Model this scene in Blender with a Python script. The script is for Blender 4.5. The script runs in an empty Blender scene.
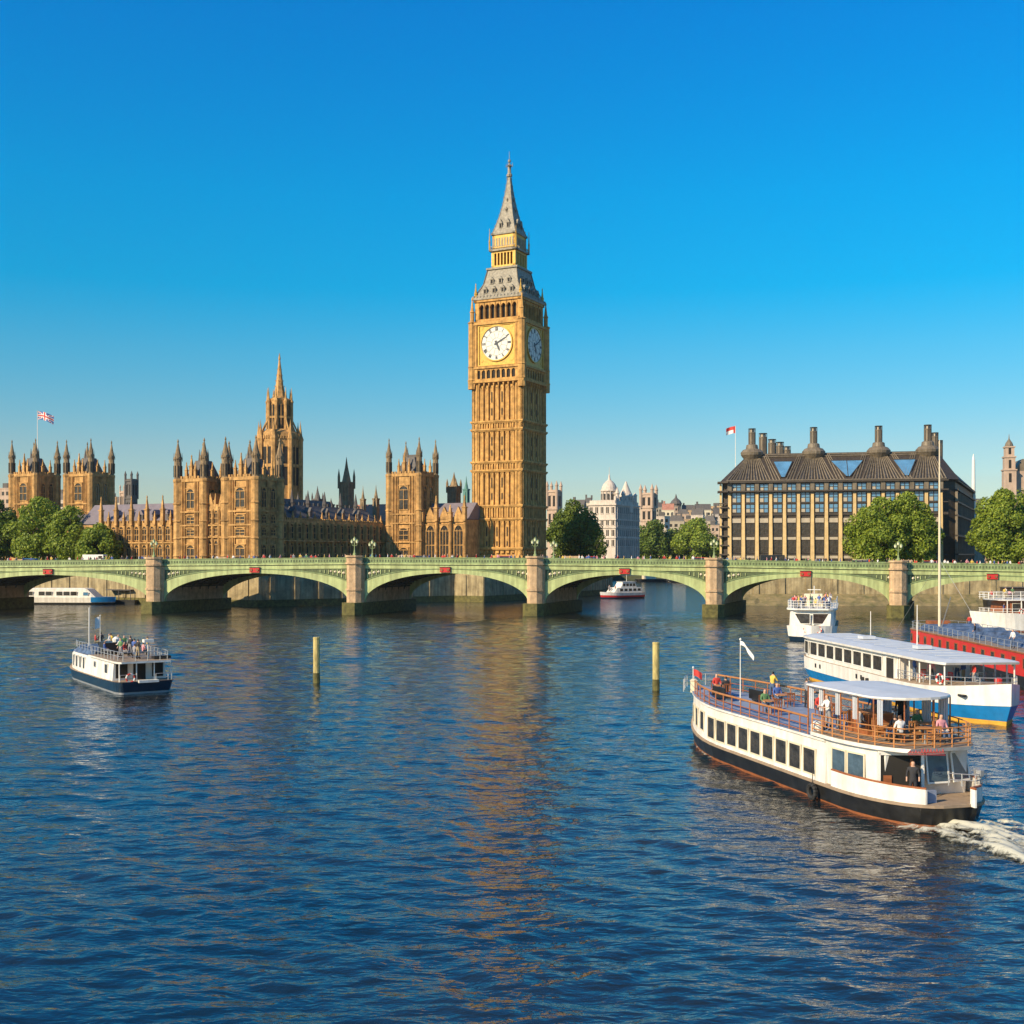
import bpy, bmesh, math, random
import numpy as np
from mathutils import Vector, Matrix
R = math.radians
sc = bpy.context.scene
random.seed(7)

# ------------------------------------------------------------------ camera, sky, sun, exposure
CAM_H = 11.2; FPX = 1200.0
cam = bpy.data.objects.new('camera', bpy.data.cameras.new('camera')); sc.collection.objects.link(cam)
cam.location = (0, 0, CAM_H); cam.rotation_euler = (R(90), 0, 0)
cam.data.sensor_width = 36; cam.data.lens = 36 * FPX / 1024; cam.data.shift_y = 44 / 1024
cam.data.clip_end = 20000; cam.data.clip_start = 0.5
sc.camera = cam
SUN_AZ = R(-129)      # from +Y towards +X; negative = camera left, behind
SUN_EL = R(31)
w = bpy.data.worlds.new('World'); sc.world = w; w.use_nodes = True
nt = w.node_tree; bg = nt.nodes['Background']
sky = nt.nodes.new('ShaderNodeTexSky'); sky.sky_type = 'NISHITA'; sky.sun_disc = False
sky.sun_elevation = SUN_EL; sky.sun_rotation = SUN_AZ; sky.air_density = 1.0; sky.dust_density = 0.25; sky.ozone_density = 3.2
hs = nt.nodes.new('ShaderNodeHueSaturation'); hs.inputs['Saturation'].default_value = 1.3; hs.inputs['Hue'].default_value = 0.485
tcw = nt.nodes.new('ShaderNodeTexCoord'); spw = nt.nodes.new('ShaderNodeSeparateXYZ'); rpw = nt.nodes.new('ShaderNodeValToRGB'); mlw = nt.nodes.new('ShaderNodeMix'); mlw.data_type = 'RGBA'; mlw.blend_type = 'MULTIPLY'; mlw.inputs[0].default_value = 1
els = rpw.color_ramp.elements; K_ = [(0,(.52,.48,.44)),(.088,(.48,.49,.49)),(.165,(.24,.56,.61)),(.215,(.03,.60,.70)),(.285,(.01,.65,.80)),(.42,(.01,.62,.92)),(.6,(.10,.66,.90)),(.8,(.2,.62,.85)),(1,(.28,.56,.82))]
while len(els) < len(K_): els.new(.5)
for e_, (p_, c_) in zip(els, K_): e_.position = p_; e_.color = (*c_, 1)
gm = nt.nodes.new('ShaderNodeGamma'); gm.inputs['Gamma'].default_value = 1.0
nt.links.new(sky.outputs[0], gm.inputs[0]); nt.links.new(gm.outputs[0], hs.inputs['Color']); nt.links.new(tcw.outputs['Generated'], spw.inputs[0]); nt.links.new(spw.outputs[2], rpw.inputs[0]); nt.links.new(hs.outputs[0], mlw.inputs[6]); nt.links.new(rpw.outputs[0], mlw.inputs[7]); nt.links.new(mlw.outputs[2], bg.inputs[0])
bg.inputs[1].default_value = 0.15
sd = bpy.data.lights.new('sun', 'SUN'); sd.energy = 5.0; sd.angle = R(0.5); sd.color = (1.0, 0.80, 0.52)
so = bpy.data.objects.new('sun', sd); sc.collection.objects.link(so)
sdir = Vector((math.sin(SUN_AZ) * math.cos(SUN_EL), math.cos(SUN_AZ) * math.cos(SUN_EL), math.sin(SUN_EL)))
so.rotation_euler = sdir.to_track_quat('Z', 'Y').to_euler()
sc.view_settings.view_transform = 'Standard'; sc.view_settings.look = 'None'
sc.view_settings.exposure = 0.48; sc.view_settings.gamma = 1.0
sc.render.engine = 'CYCLES'

def wx(px, Y): return (px - 512) / FPX * Y
def wz(py, Y): return CAM_H + (556 - py) / FPX * Y

# ------------------------------------------------------------------ helpers
class MB:
    def __init__(s): s.v = []; s.f = []; s.m = []; s.T = Matrix.Identity(4); s.mi = 0
    def add(s, vs, fs, mi=None):
        o = len(s.v); s.v += [tuple(s.T @ Vector(p)) for p in vs]
        for f in fs: s.f.append([i + o for i in f]); s.m.append(s.mi if mi is None else mi)
    def box(s, x0, x1, y0, y1, z0, z1, mi=None):
        s.add([(x0,y0,z0),(x1,y0,z0),(x1,y1,z0),(x0,y1,z0),(x0,y0,z1),(x1,y0,z1),(x1,y1,z1),(x0,y1,z1)],
              [(0,3,2,1),(4,5,6,7),(0,1,5,4),(1,2,6,5),(2,3,7,6),(3,0,4,7)], mi)
    def cb(s, x, y, z0, hx, hy, h, mi=None): s.box(x-hx, x+hx, y-hy, y+hy, z0, z0+h, mi)
    def frus(s, x, y, z0, z1, a0, b0, a1, b1, mi=None):
        s.add([(x-a0,y-b0,z0),(x+a0,y-b0,z0),(x+a0,y+b0,z0),(x-a0,y+b0,z0),(x-a1,y-b1,z1),(x+a1,y-b1,z1),(x+a1,y+b1,z1),(x-a1,y+b1,z1)],
              [(0,3,2,1),(4,5,6,7),(0,1,5,4),(1,2,6,5),(2,3,7,6),(3,0,4,7)], mi)
    def lathe(s, prof, x=0, y=0, n=8, mi=None, ph=None):
        ph = math.pi / n if ph is None else ph
        vs = []
        for r, z in prof:
            for k in range(n):
                a = 2*math.pi*k/n + ph; vs.append((x + r*math.cos(a), y + r*math.sin(a), z))
        fs = []
        for j in range(len(prof)-1):
            for k in range(n):
                k2 = (k+1) % n; fs.append((j*n+k, j*n+k2, (j+1)*n+k2, (j+1)*n+k))
        fs.append(tuple(range(n))[::-1]); fs.append(tuple((len(prof)-1)*n + k for k in range(n)))
        s.add(vs, fs, mi)
    def tube(s, p0, p1, r0, r1=None, n=6, mi=None):
        r1 = r0 if r1 is None else r1
        p0 = Vector(p0); p1 = Vector(p1); d = (p1-p0)
        if d.length < 1e-6: return
        q = d.to_track_quat('Z', 'Y'); vs = []
        for p, r in ((p0, r0), (p1, r1)):
            for k in range(n):
                a = 2*math.pi*k/n; vs.append(tuple(p + q @ Vector((r*math.cos(a), r*math.sin(a), 0))))
        fs = [(k, (k+1) % n, n+(k+1) % n, n+k) for k in range(n)] + [tuple(range(n))[::-1], tuple(range(n, 2*n))]
        s.add(vs, fs, mi)
    def path(s, pts, r, n=5, mi=None):
        for a, b in zip(pts, pts[1:]): s.tube(a, b, r, r, n, mi)
    def prism(s, pts, z0, z1, mi=None):
        n = len(pts); vs = [(p[0], p[1], z0) for p in pts] + [(p[0], p[1], z1) for p in pts]
        s.add(vs, [(k, (k+1) % n, n+(k+1) % n, n+k) for k in range(n)] + [tuple(range(n))[::-1], tuple(range(n, 2*n))], mi)
    def vprism(s, pts, y0, y1, mi=None):   # polygon in x,z extruded along y
        n = len(pts); vs = [(p[0], y0, p[1]) for p in pts] + [(p[0], y1, p[1]) for p in pts]
        s.add(vs, [(k, (k+1) % n, n+(k+1) % n, n+k) for k in range(n)] + [tuple(range(n))[::-1], tuple(range(n, 2*n))], mi)
    def arch(s, x0, x1, zs, zt, ya, yb, cap, n=5, mi=None):   # spandrel above a pointed arch: springs at zs, apex at zt, solid up to cap
        c = (x0+x1)/2; pts = []
        for k in range(n+1):
            t = k/n; pts.append((x0 + (c-x0)*(1-math.cos(t*math.pi/2)), zs + (zt-zs)*math.sin(t*math.pi/2)))
        pts += [(2*c-p[0], p[1]) for p in pts[-2::-1]]
        for (a, b) in zip(pts, pts[1:]):
            if abs(a[0]-b[0]) < 1e-5: continue
            s.vprism([(a[0],a[1]),(b[0],b[1]),(b[0],cap),(a[0],cap)], ya, yb, mi)
    def loft(s, loops, mis=None, cap=True, capmi=None):
        n = len(loops[0]); vs = [p for l in loops for p in l]; o = len(s.v)
        s.v += [tuple(s.T @ Vector(p)) for p in vs]
        for j in range(len(loops)-1):
            for k in range(n):
                k2 = (k+1) % n
                s.f.append([o+j*n+k, o+j*n+k2, o+(j+1)*n+k2, o+(j+1)*n+k]); s.m.append(s.mi if mis is None else mis[j])
        if cap:
            s.f.append([o+k for k in range(n)][::-1]); s.m.append(s.mi if mis is None else mis[0])
            s.f.append([o+(len(loops)-1)*n+k for k in range(n)]); s.m.append(capmi if capmi is not None else (s.mi if mis is None else mis[-1]))
    def data(s, name, mats):
        me = bpy.data.meshes.new(name); me.from_pydata(s.v, [], s.f)
        for m in (mats if isinstance(mats, (list, tuple)) else [mats]): me.materials.append(m)
        if any(s.m): me.polygons.foreach_set('material_index', s.m)
        bm = bmesh.new(); bm.from_mesh(me); bmesh.ops.recalc_face_normals(bm, faces=bm.faces); bm.to_mesh(me); bm.free()
        me.update(); return me
    def build(s, name, mats, parent=None, smooth=False):
        me = s.data(name, mats)
        if smooth: me.polygons.foreach_set('use_smooth', [True]*len(me.polygons))
        return link(name, me, parent)

def link(name, me, parent=None, loc=None, rz=0):
    o = bpy.data.objects.new(name, me); sc.collection.objects.link(o)
    if parent: o.parent = parent
    if loc: o.location = loc
    if rz: o.rotation_euler = (0, 0, rz)
    return o
def tag(o, label=None, cat=None, group=None, kind=None):
    if label: o['label'] = label
    if cat: o['category'] = cat
    if group: o['group'] = group
    if kind: o['kind'] = kind
    return o
def thing(name, label, cat, loc=(0,0,0), rz=0, group=None):
    o = link(name, None, None, loc, rz); o.empty_display_size = .5
    return tag(o, label, cat, group)
def copy_tree(o, parent=None):
    c = o.copy(); sc.collection.objects.link(c)
    if parent: c.parent = parent
    for ch in list(o.children): copy_tree(ch, c)
    return c

# ------------------------------------------------------------------ materials
def mat(name, col, rough=.8, metal=0.0, var=.25, scale=1.0, bump=0.0, bscale=None, stretch=(1,1,1), dark=None, spec=.5, streak=0.0):
    m = bpy.data.materials.new(name); m.use_nodes = True; t = m.node_tree; b = t.nodes['Principled BSDF']
    b.inputs['Roughness'].default_value = rough; b.inputs['Metallic'].default_value = metal
    b.inputs['Specular IOR Level'].default_value = spec
    tc = t.nodes.new('ShaderNodeTexCoord'); mp = t.nodes.new('ShaderNodeMapping'); mp.inputs['Scale'].default_value = stretch
    t.links.new(tc.outputs['Object'], mp.inputs[0])
    nz = t.nodes.new('ShaderNodeTexNoise'); nz.inputs['Scale'].default_value = scale; nz.inputs['Detail'].default_value = 6; nz.inputs['Roughness'].default_value = .65
    t.links.new(mp.outputs[0], nz.inputs['Vector'])
    cr = t.nodes.new('ShaderNodeValToRGB'); cr.color_ramp.elements[0].position = .3; cr.color_ramp.elements[1].position = .7
    d = dark if dark else tuple(c*(1-var) for c in col)
    l = tuple(min(1, c*(1+var*.6)) for c in col)
    cr.color_ramp.elements[0].color = (*d, 1); cr.color_ramp.elements[1].color = (*l, 1)
    t.links.new(nz.outputs[0], cr.inputs[0]); out = cr.outputs[0]
    if streak:
        mp2 = t.nodes.new('ShaderNodeMapping'); mp2.inputs['Scale'].default_value = (1.3, 1.3, .12); t.links.new(tc.outputs['Object'], mp2.inputs[0])
        n2 = t.nodes.new('ShaderNodeTexNoise'); n2.inputs['Scale'].default_value = 1.2; n2.inputs['Detail'].default_value = 4; t.links.new(mp2.outputs[0], n2.inputs['Vector'])
        r2 = t.nodes.new('ShaderNodeValToRGB'); r2.color_ramp.elements[0].position = .35; r2.color_ramp.elements[1].position = .62
        r2.color_ramp.elements[0].color = (1-streak, 1-streak*1.05, 1-streak*1.1, 1); r2.color_ramp.elements[1].color = (1,1,1,1); t.links.new(n2.outputs[0], r2.inputs[0])
        mx = t.nodes.new('ShaderNodeMix'); mx.data_type = 'RGBA'; mx.blend_type = 'MULTIPLY'; mx.inputs[0].default_value = 1
        t.links.new(out, mx.inputs[6]); t.links.new(r2.outputs[0], mx.inputs[7]); out = mx.outputs[2]
    t.links.new(out, b.inputs['Base Color'])
    if bump:
        nb = t.nodes.new('ShaderNodeTexNoise'); nb.inputs['Scale'].default_value = bscale or scale*4; nb.inputs['Detail'].default_value = 5
        t.links.new(mp.outputs[0], nb.inputs['Vector'])
        bp = t.nodes.new('ShaderNodeBump'); bp.inputs['Strength'].default_value = bump; bp.inputs['Distance'].default_value = .1
        t.links.new(nb.outputs[0], bp.inputs['Height']); t.links.new(bp.outputs[0], b.inputs['Normal'])
    return m
M = {}
M['stone'] = mat('gold_stone', (.60,.335,.10), .9, var=.48, scale=.7, bump=.6, bscale=3, streak=.28)
M['stone2'] = mat('palace_stone', (.55,.315,.11), .9, var=.55, scale=.7, bump=.5, bscale=3, streak=.3)
M['stone_dk'] = mat('weathered_stone', (.30,.215,.12), .9, var=.45, scale=.8, bump=.5, bscale=3, streak=.3)
M['gold'] = mat('gilding', (.60,.35,.05), .5, .15, var=.3, scale=2)
M['slate'] = mat('slate_roof', (.10,.09,.085), .7, var=.35, scale=1.5, bump=.3)
M['iron'] = mat('cast_iron_roof', (.29,.26,.20), .65, var=.5, scale=1.6, bump=.4, bscale=5)
M['lead'] = mat('lead_roof', (.19,.16,.175), .6, var=.2, scale=.6)
M['redroof'] = mat('red_roof', (.38,.17,.12), .8, var=.25, scale=.6)
M['dark'] = mat('dark_opening', (.02,.018,.016), .9, var=.3)
M['glass'] = mat('window_glass', (.05,.045,.04), .12, var=.8, scale=1.6)
M['glass_sky'] = mat('sky_reflection_glass', (.10,.25,.42), .08, var=.3, scale=.3, spec=1.0)  # reflected sky painted into the glass as a blue base colour
M['glass_mid'] = mat('cabin_glass', (.07,.11,.15), .1, var=.5, scale=1.5)
M['dial'] = mat('opal_dial', (.66,.64,.57), .5, var=.06, scale=.6)
M['dial_rim'] = mat('dial_ironwork', (.03,.04,.06), .5, var=.2)
M['green'] = mat('bridge_green', (.27,.35,.15), .6, var=.3, scale=.8, streak=.32)
M['green_lt'] = mat('bridge_light_green', (.46,.53,.23), .55, var=.2, scale=.6, streak=.34)
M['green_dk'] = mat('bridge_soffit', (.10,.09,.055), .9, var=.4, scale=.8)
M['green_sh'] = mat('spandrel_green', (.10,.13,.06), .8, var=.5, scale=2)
M['granite'] = mat('pier_granite', (.56,.385,.225), .85, var=.35, scale=1.2, bump=.5, bscale=6, streak=.25)
M['algae'] = mat('algae_stone', (.13,.115,.03), .8, var=.6, scale=1.5, bump=.5)
M['asphalt'] = mat('asphalt', (.05,.05,.05), .9, var=.2)
M['paving'] = mat('paving', (.28,.25,.21), .9, var=.2)
M['brickwall'] = mat('embankment_stone', (.42,.34,.19), .9, var=.4, scale=.5, bump=.6, streak=.4)
M['sand'] = mat('foreshore_shingle', (.24,.18,.09), .95, var=.5, scale=.5, bump=.8, bscale=2, dark=(.10,.10,.035))
M['grass'] = mat('land', (.09,.10,.05), .95, var=.3, scale=.05)
M['white'] = mat('white_paint', (.80,.78,.72), .42, var=.08, scale=1.2, streak=.10)
M['white2'] = mat('boat_white', (.80,.77,.71), .38, var=.10, scale=2.0, streak=.2)
M['cream'] = mat('cream_paint', (.66,.58,.42), .6, var=.12, scale=1)
M['black'] = mat('black_paint', (.022,.022,.022), .35, var=.5, scale=2, streak=.3)
M['navy'] = mat('navy_paint', (.012,.03,.055), .3, var=.3, scale=2)
M['blue'] = mat('blue_paint', (.01,.20,.50), .35, var=.15, scale=2, streak=.15)
M['teal'] = mat('teal_paint', (.01,.22,.33), .35, var=.15, scale=2)
M['yellow'] = mat('yellow_boot', (.65,.34,.04), .5, var=.25, scale=2)
M['rust'] = mat('rust_boot', (.30,.10,.035), .6, var=.4, scale=2)
M['red'] = mat('red_paint', (.55,.03,.025), .4, var=.15, scale=2)
M['wood'] = mat('varnished_wood', (.30,.10,.035), .45, var=.35, scale=3, stretch=(1,1,4))
M['wood_lt'] = mat('pale_wood', (.44,.19,.06), .5, var=.25, scale=3)
M['canopy'] = mat('canopy_white', (.52,.55,.60), .5, var=.14, scale=.9)
M['deckblue'] = mat('blue_deck', (.22,.26,.36), .6, var=.25, scale=1)
M['deck'] = mat('deck_planks', (.30,.22,.15), .8, var=.25, scale=2)
M['tarp'] = mat('blue_tarpaulin', (.07,.11,.20), .6, var=.7, scale=1.3, bump=.6)
M['steel'] = mat('steel', (.45,.45,.45), .4, .6, var=.1)
M['rubber'] = mat('rubber', (.02,.02,.02), .8, var=.3)
M['postwood'] = mat('post_timber', (.52,.42,.16), .85, var=.5, scale=2, bump=.6, stretch=(1,1,.3))
M['pinkstone'] = mat('pale_stone', (.50,.37,.28), .9, var=.15, scale=.5, streak=.2)
M['whitestone'] = mat('portland_stone', (.64,.55,.47), .9, var=.14, scale=.4, streak=.2)
M['bronze'] = mat('bronze_roof', (.18,.145,.10), .6, .1, var=.45, scale=1.2, bump=.4, stretch=(1,1,.3))
M['bronze_dk'] = mat('dark_bronze', (.055,.042,.03), .6, .1, var=.4, scale=1.5)
M['sandcol'] = mat('sandstone_column', (.66,.47,.22), .85, var=.18, scale=1, streak=.15)
M['panel'] = mat('pale_panel', (.42,.36,.27), .7, var=.2)
M['copper'] = mat('copper_green', (.08,.22,.20), .7, var=.25)
M['lampglass'] = mat('lamp_glass', (.60,.62,.40), .3, var=.1)
M['skin'] = mat('skin', (.55,.32,.22), .6, var=.08)
M['hair'] = mat('dark_hair', (.05,.03,.02), .7, var=.3)
for n_, c_ in dict(red=(.55,.05,.04), blue=(.06,.12,.35), white=(.75,.73,.70), black=(.03,.03,.035), green=(.10,.22,.09),
                   yellow=(.65,.45,.08), grey=(.25,.25,.27), pink=(.65,.28,.32), denim=(.07,.11,.2), khaki=(.32,.25,.15)).items():
    M['cloth_'+n_] = mat(n_+'_cloth', c_, .85, var=.15, scale=6)

# ------------------------------------------------------------------ the river
def river():
    ys = [8.0]
    while ys[-1] < 245: ys.append(ys[-1] + max(.12, .0042*ys[-1]))
    ys = np.array(ys)
    xs = np.concatenate([np.arange(-118, -50, .5), np.arange(-50, 50, .2), np.arange(50, 118.1, .5)])
    X, Y = np.meshgrid(xs, ys)
    rng = np.random.RandomState(3); Z = np.zeros_like(X)
    for k in range(120):
        lam = .45 * (4.5/.45) ** rng.rand(); th = rng.normal(R(72), R(34)) ; a = .0030 * lam ** .75
        if lam > 2: a *= .75
        kx = 2*math.pi/lam*math.cos(th); ky = 2*math.pi/lam*math.sin(th); ph = rng.rand()*6.28
        dy = np.maximum(.12, .0042*Y); fade = np.clip((lam/dy - 2.2)/2.5, 0, 1) * (1 + 1.0*np.clip((Y-45)/110, 0, 1)*(lam > 1.0))
        p = kx*X + ky*Y + ph; Z += a*fade*(np.sin(p) + .22*np.sin(2*p + 1.2))
    patch = .75 + .35*np.sin(X*.05 + 1.3 + .6*np.sin(Y*.031)) * np.sin(Y*.043 + .5*np.sin(X*.037))
    Z *= patch
    edge = np.clip((245-Y)/12, 0, 1) * np.clip((118-np.abs(X))/6, 0, 1); Z *= edge
    ny, nx = X.shape; nv = nx*ny
    co = np.stack([X, Y, Z], -1).reshape(-1, 3)
    far = np.array([(-118,-30,0),(118,-30,0),(-118,8,0),(118,8,0)], float)
    y0, y1, y2 = -30., ys[-1], 900.
    ext = np.array([(-500,y0,0),(-118,y0,0),(118,y0,0),(500,y0,0),(-500,y1,0),(-118,y1,0),(118,y1,0),(500,y1,0),
                    (-500,y2,0),(-118,y2,0),(118,y2,0),(500,y2,0),(-118,8,0),(118,8,0)], float)
    co = np.vstack([co, ext])
    i = np.arange(nv).reshape(ny, nx)
    q = np.stack([i[:-1,:-1], i[:-1,1:], i[1:,1:], i[1:,:-1]], -1).reshape(-1, 4)
    e = nv
    q2 = np.array([(e,e+1,e+5,e+4),(e+2,e+3,e+7,e+6),(e+4,e+5,e+9,e+8),(e+5,e+6,e+10,e+9),(e+6,e+7,e+11,e+10),(e+1,e+2,e+13,e+12)])
    q = np.vstack([q, q2]); me = bpy.data.meshes.new('river')
    me.vertices.add(len(co)); me.vertices.foreach_set('co', co.ravel())
    me.loops.add(len(q)*4); me.loops.foreach_set('vertex_index', q.ravel().astype(np.int32))
    me.polygons.add(len(q)); me.polygons.foreach_set('loop_start', np.arange(0, len(q)*4, 4, dtype=np.int32))
    me.polygons.foreach_set('use_smooth', np.ones(len(q), bool)); me.update(calc_edges=True); me.validate()
    m = bpy.data.materials.new('river_water'); m.use_nodes = True; t = m.node_tree; b = t.nodes['Principled BSDF']
    b.inputs['Base Color'].default_value = (.022,.026,.018,1); b.inputs['Roughness'].default_value = .06
    b.inputs['IOR'].default_value = 2.0; b.inputs['Specular IOR Level'].default_value = .5
    g = t.nodes.new('ShaderNodeNewGeometry'); mp = t.nodes.new('ShaderNodeMapping'); mp.inputs['Scale'].default_value = (.45, 1.0, 1)
    t.links.new(g.outputs['Position'], mp.inputs[0])
    nrm = None
    for s_, d_, st in ((8.0, .020, .9), (2.8, .070, .95), (1.1, .12, .85), (.5, .26, .3)):
        n = t.nodes.new('ShaderNodeTexNoise'); n.inputs['Scale'].default_value = s_; n.inputs['Detail'].default_value = 2; n.inputs['Roughness'].default_value = .5
        n.inputs['Distortion'].default_value = .3
        t.links.new(mp.outputs[0], n.inputs['Vector'])
        bp = t.nodes.new('ShaderNodeBump'); bp.inputs['Strength'].default_value = st; bp.inputs['Distance'].default_value = d_
        t.links.new(n.outputs[0], bp.inputs['Height'])
        if nrm: t.links.new(nrm, bp.inputs['Normal'])
        nrm = bp.outputs[0]
    t.links.new(nrm, b.inputs['Normal'])
    sy = t.nodes.new('ShaderNodeSeparateXYZ'); t.links.new(g.outputs['Position'], sy.inputs[0])   # more wind chop in the open reach towards the bridge
    mr = t.nodes.new('ShaderNodeMapRange'); mr.inputs[1].default_value = 45; mr.inputs[2].default_value = 150; mr.inputs[3].default_value = .3; mr.inputs[4].default_value = 1.0; t.links.new(sy.outputs[1], mr.inputs[0]); t.links.new(mr.outputs[0], bp.inputs['Strength'])
    m2 = t.nodes.new('ShaderNodeMapRange'); m2.inputs[1].default_value = 40; m2.inputs[2].default_value = 200; m2.inputs[3].default_value = .05; m2.inputs[4].default_value = .09; t.links.new(sy.outputs[1], m2.inputs[0]); t.links.new(m2.outputs[0], b.inputs['Roughness'])
    # broad brown patches: warm reflections painted into the murky base colour
    n = t.nodes.new('ShaderNodeTexNoise'); n.inputs['Scale'].default_value = .03; n.inputs['Detail'].default_value = 3; t.links.new(g.outputs['Position'], n.inputs['Vector'])
    cr = t.nodes.new('ShaderNodeValToRGB'); cr.color_ramp.elements[0].position = .4; cr.color_ramp.elements[1].position = .65
    cr.color_ramp.elements[0].color = (.003,.013,.022,1); cr.color_ramp.elements[1].color = (.018,.017,.010,1)
    t.links.new(n.outputs[0], cr.inputs[0]); t.links.new(cr.outputs[0], b.inputs['Base Color'])
    me.materials.append(m); o = link('water', me); tag(o, kind='structure')
river()

# ------------------------------------------------------------------ the land and its river walls
Q = [(-1500,-1500*-.5+0)]
cA = (-55.7, 264.0)
left_edge = [(-3000, 264+ (3000-55.7)*.5), cA, (-14.2, 295.5), (-7.06, 292.0), (25.3, 345.0), (30.5, 372.0), (44.0, 562.0)]
right_edge = [(98.0, 562.0), (47.6, 279.0), (3000, 159.0)]
lz = 6.4
def land():
    m = MB(); front = left_edge + right_edge
    poly = front + [(3000, 1500), (-3000, 1700)]
    m.prism(poly, -2, lz); o = m.build('ground', M['grass']); tag(o, kind='structure')
land()
def bank_wall(name, label, pts, h, mats, thick=.5):
    t = thing(name, label, 'wall'); m = MB()
    for a, b in zip(pts, pts[1:]):
        a = Vector((*a, 0)); b = Vector((*b, 0)); d = b-a; L = d.length; ang = math.atan2(d.y, d.x)
        m.T = Matrix.Translation(a) @ Matrix.Rotation(ang, 4, 'Z')
        m.box(-.3, L+.3, -thick, -.01, -1, h, 0); m.box(-.4, L+.4, -thick-.05, -.01, -1, 1.5, 1)
        m.box(-.4, L+.4, -thick-.15, .3, h+.002, h+.35, 0)
        n = int(min(L, 160)//6)
        for k in range(n): 
            x = L - 3 - k*6 if name == 'embankment_wall' and a.x < -500 else 3+k*6
            m.box(x-.6, x+.6, -thick-.25, -thick-.003, 1.503, h-.5, 0)
    m.T = Matrix.Identity(4); m.build('wall', mats, t)
    return t
bank_wall('embankment_wall', 'stone river wall under the palace with dark algae at its foot', left_edge, lz+.6, [M['brickwall'], M['algae']])
bank_wall('embankment_wall', 'brown river wall behind the shingle under the right half of the bridge', right_edge, lz+.5, [M['brickwall'], M['algae']])
def shore():
    m = MB(); rnd = random.Random(2); n = 120; rows = []
    for j, (dy, z) in enumerate(((-9.5,-.4),(-8,.1),(-5.5,.8),(-3,1.6),(-.6,2.4))):
        rows.append([(47+k*1.6, 279-(k*1.6-.6)*.0407+dy + (rnd.uniform(-.7,.7) if j < 4 else 0), z + (rnd.uniform(-.15,.15) if 0 < j < 4 else 0)) for k in range(n)])
    vs = [p for r in rows for p in r]; fs = [(j*n+k, j*n+k+1, (j+1)*n+k+1, (j+1)*n+k) for j in range(4) for k in range(n-1)]
    m.add(vs, fs); o = m.build('riverbank', M['sand']); tag(o, kind='structure')
shore()

# the air: thin summer haze over the whole place
def haze():
    m = MB(); m.box(-3200, 3200, -60, 2000, -4, 122); o = m.build('haze', None or [bpy.data.materials.new('haze_air')]); tag(o, kind='stuff')
    mt = o.data.materials[0]; mt.use_nodes = True; t = mt.node_tree; t.nodes.remove(t.nodes['Principled BSDF'])
    v = t.nodes.new('ShaderNodeVolumePrincipled'); v.inputs['Color'].default_value = (.80,.88,.95,1); v.inputs['Density'].default_value = .00005; v.inputs['Anisotropy'].default_value = .1
    t.links.new(v.outputs[0], t.nodes['Material Output'].inputs['Volume'])
haze()
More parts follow.
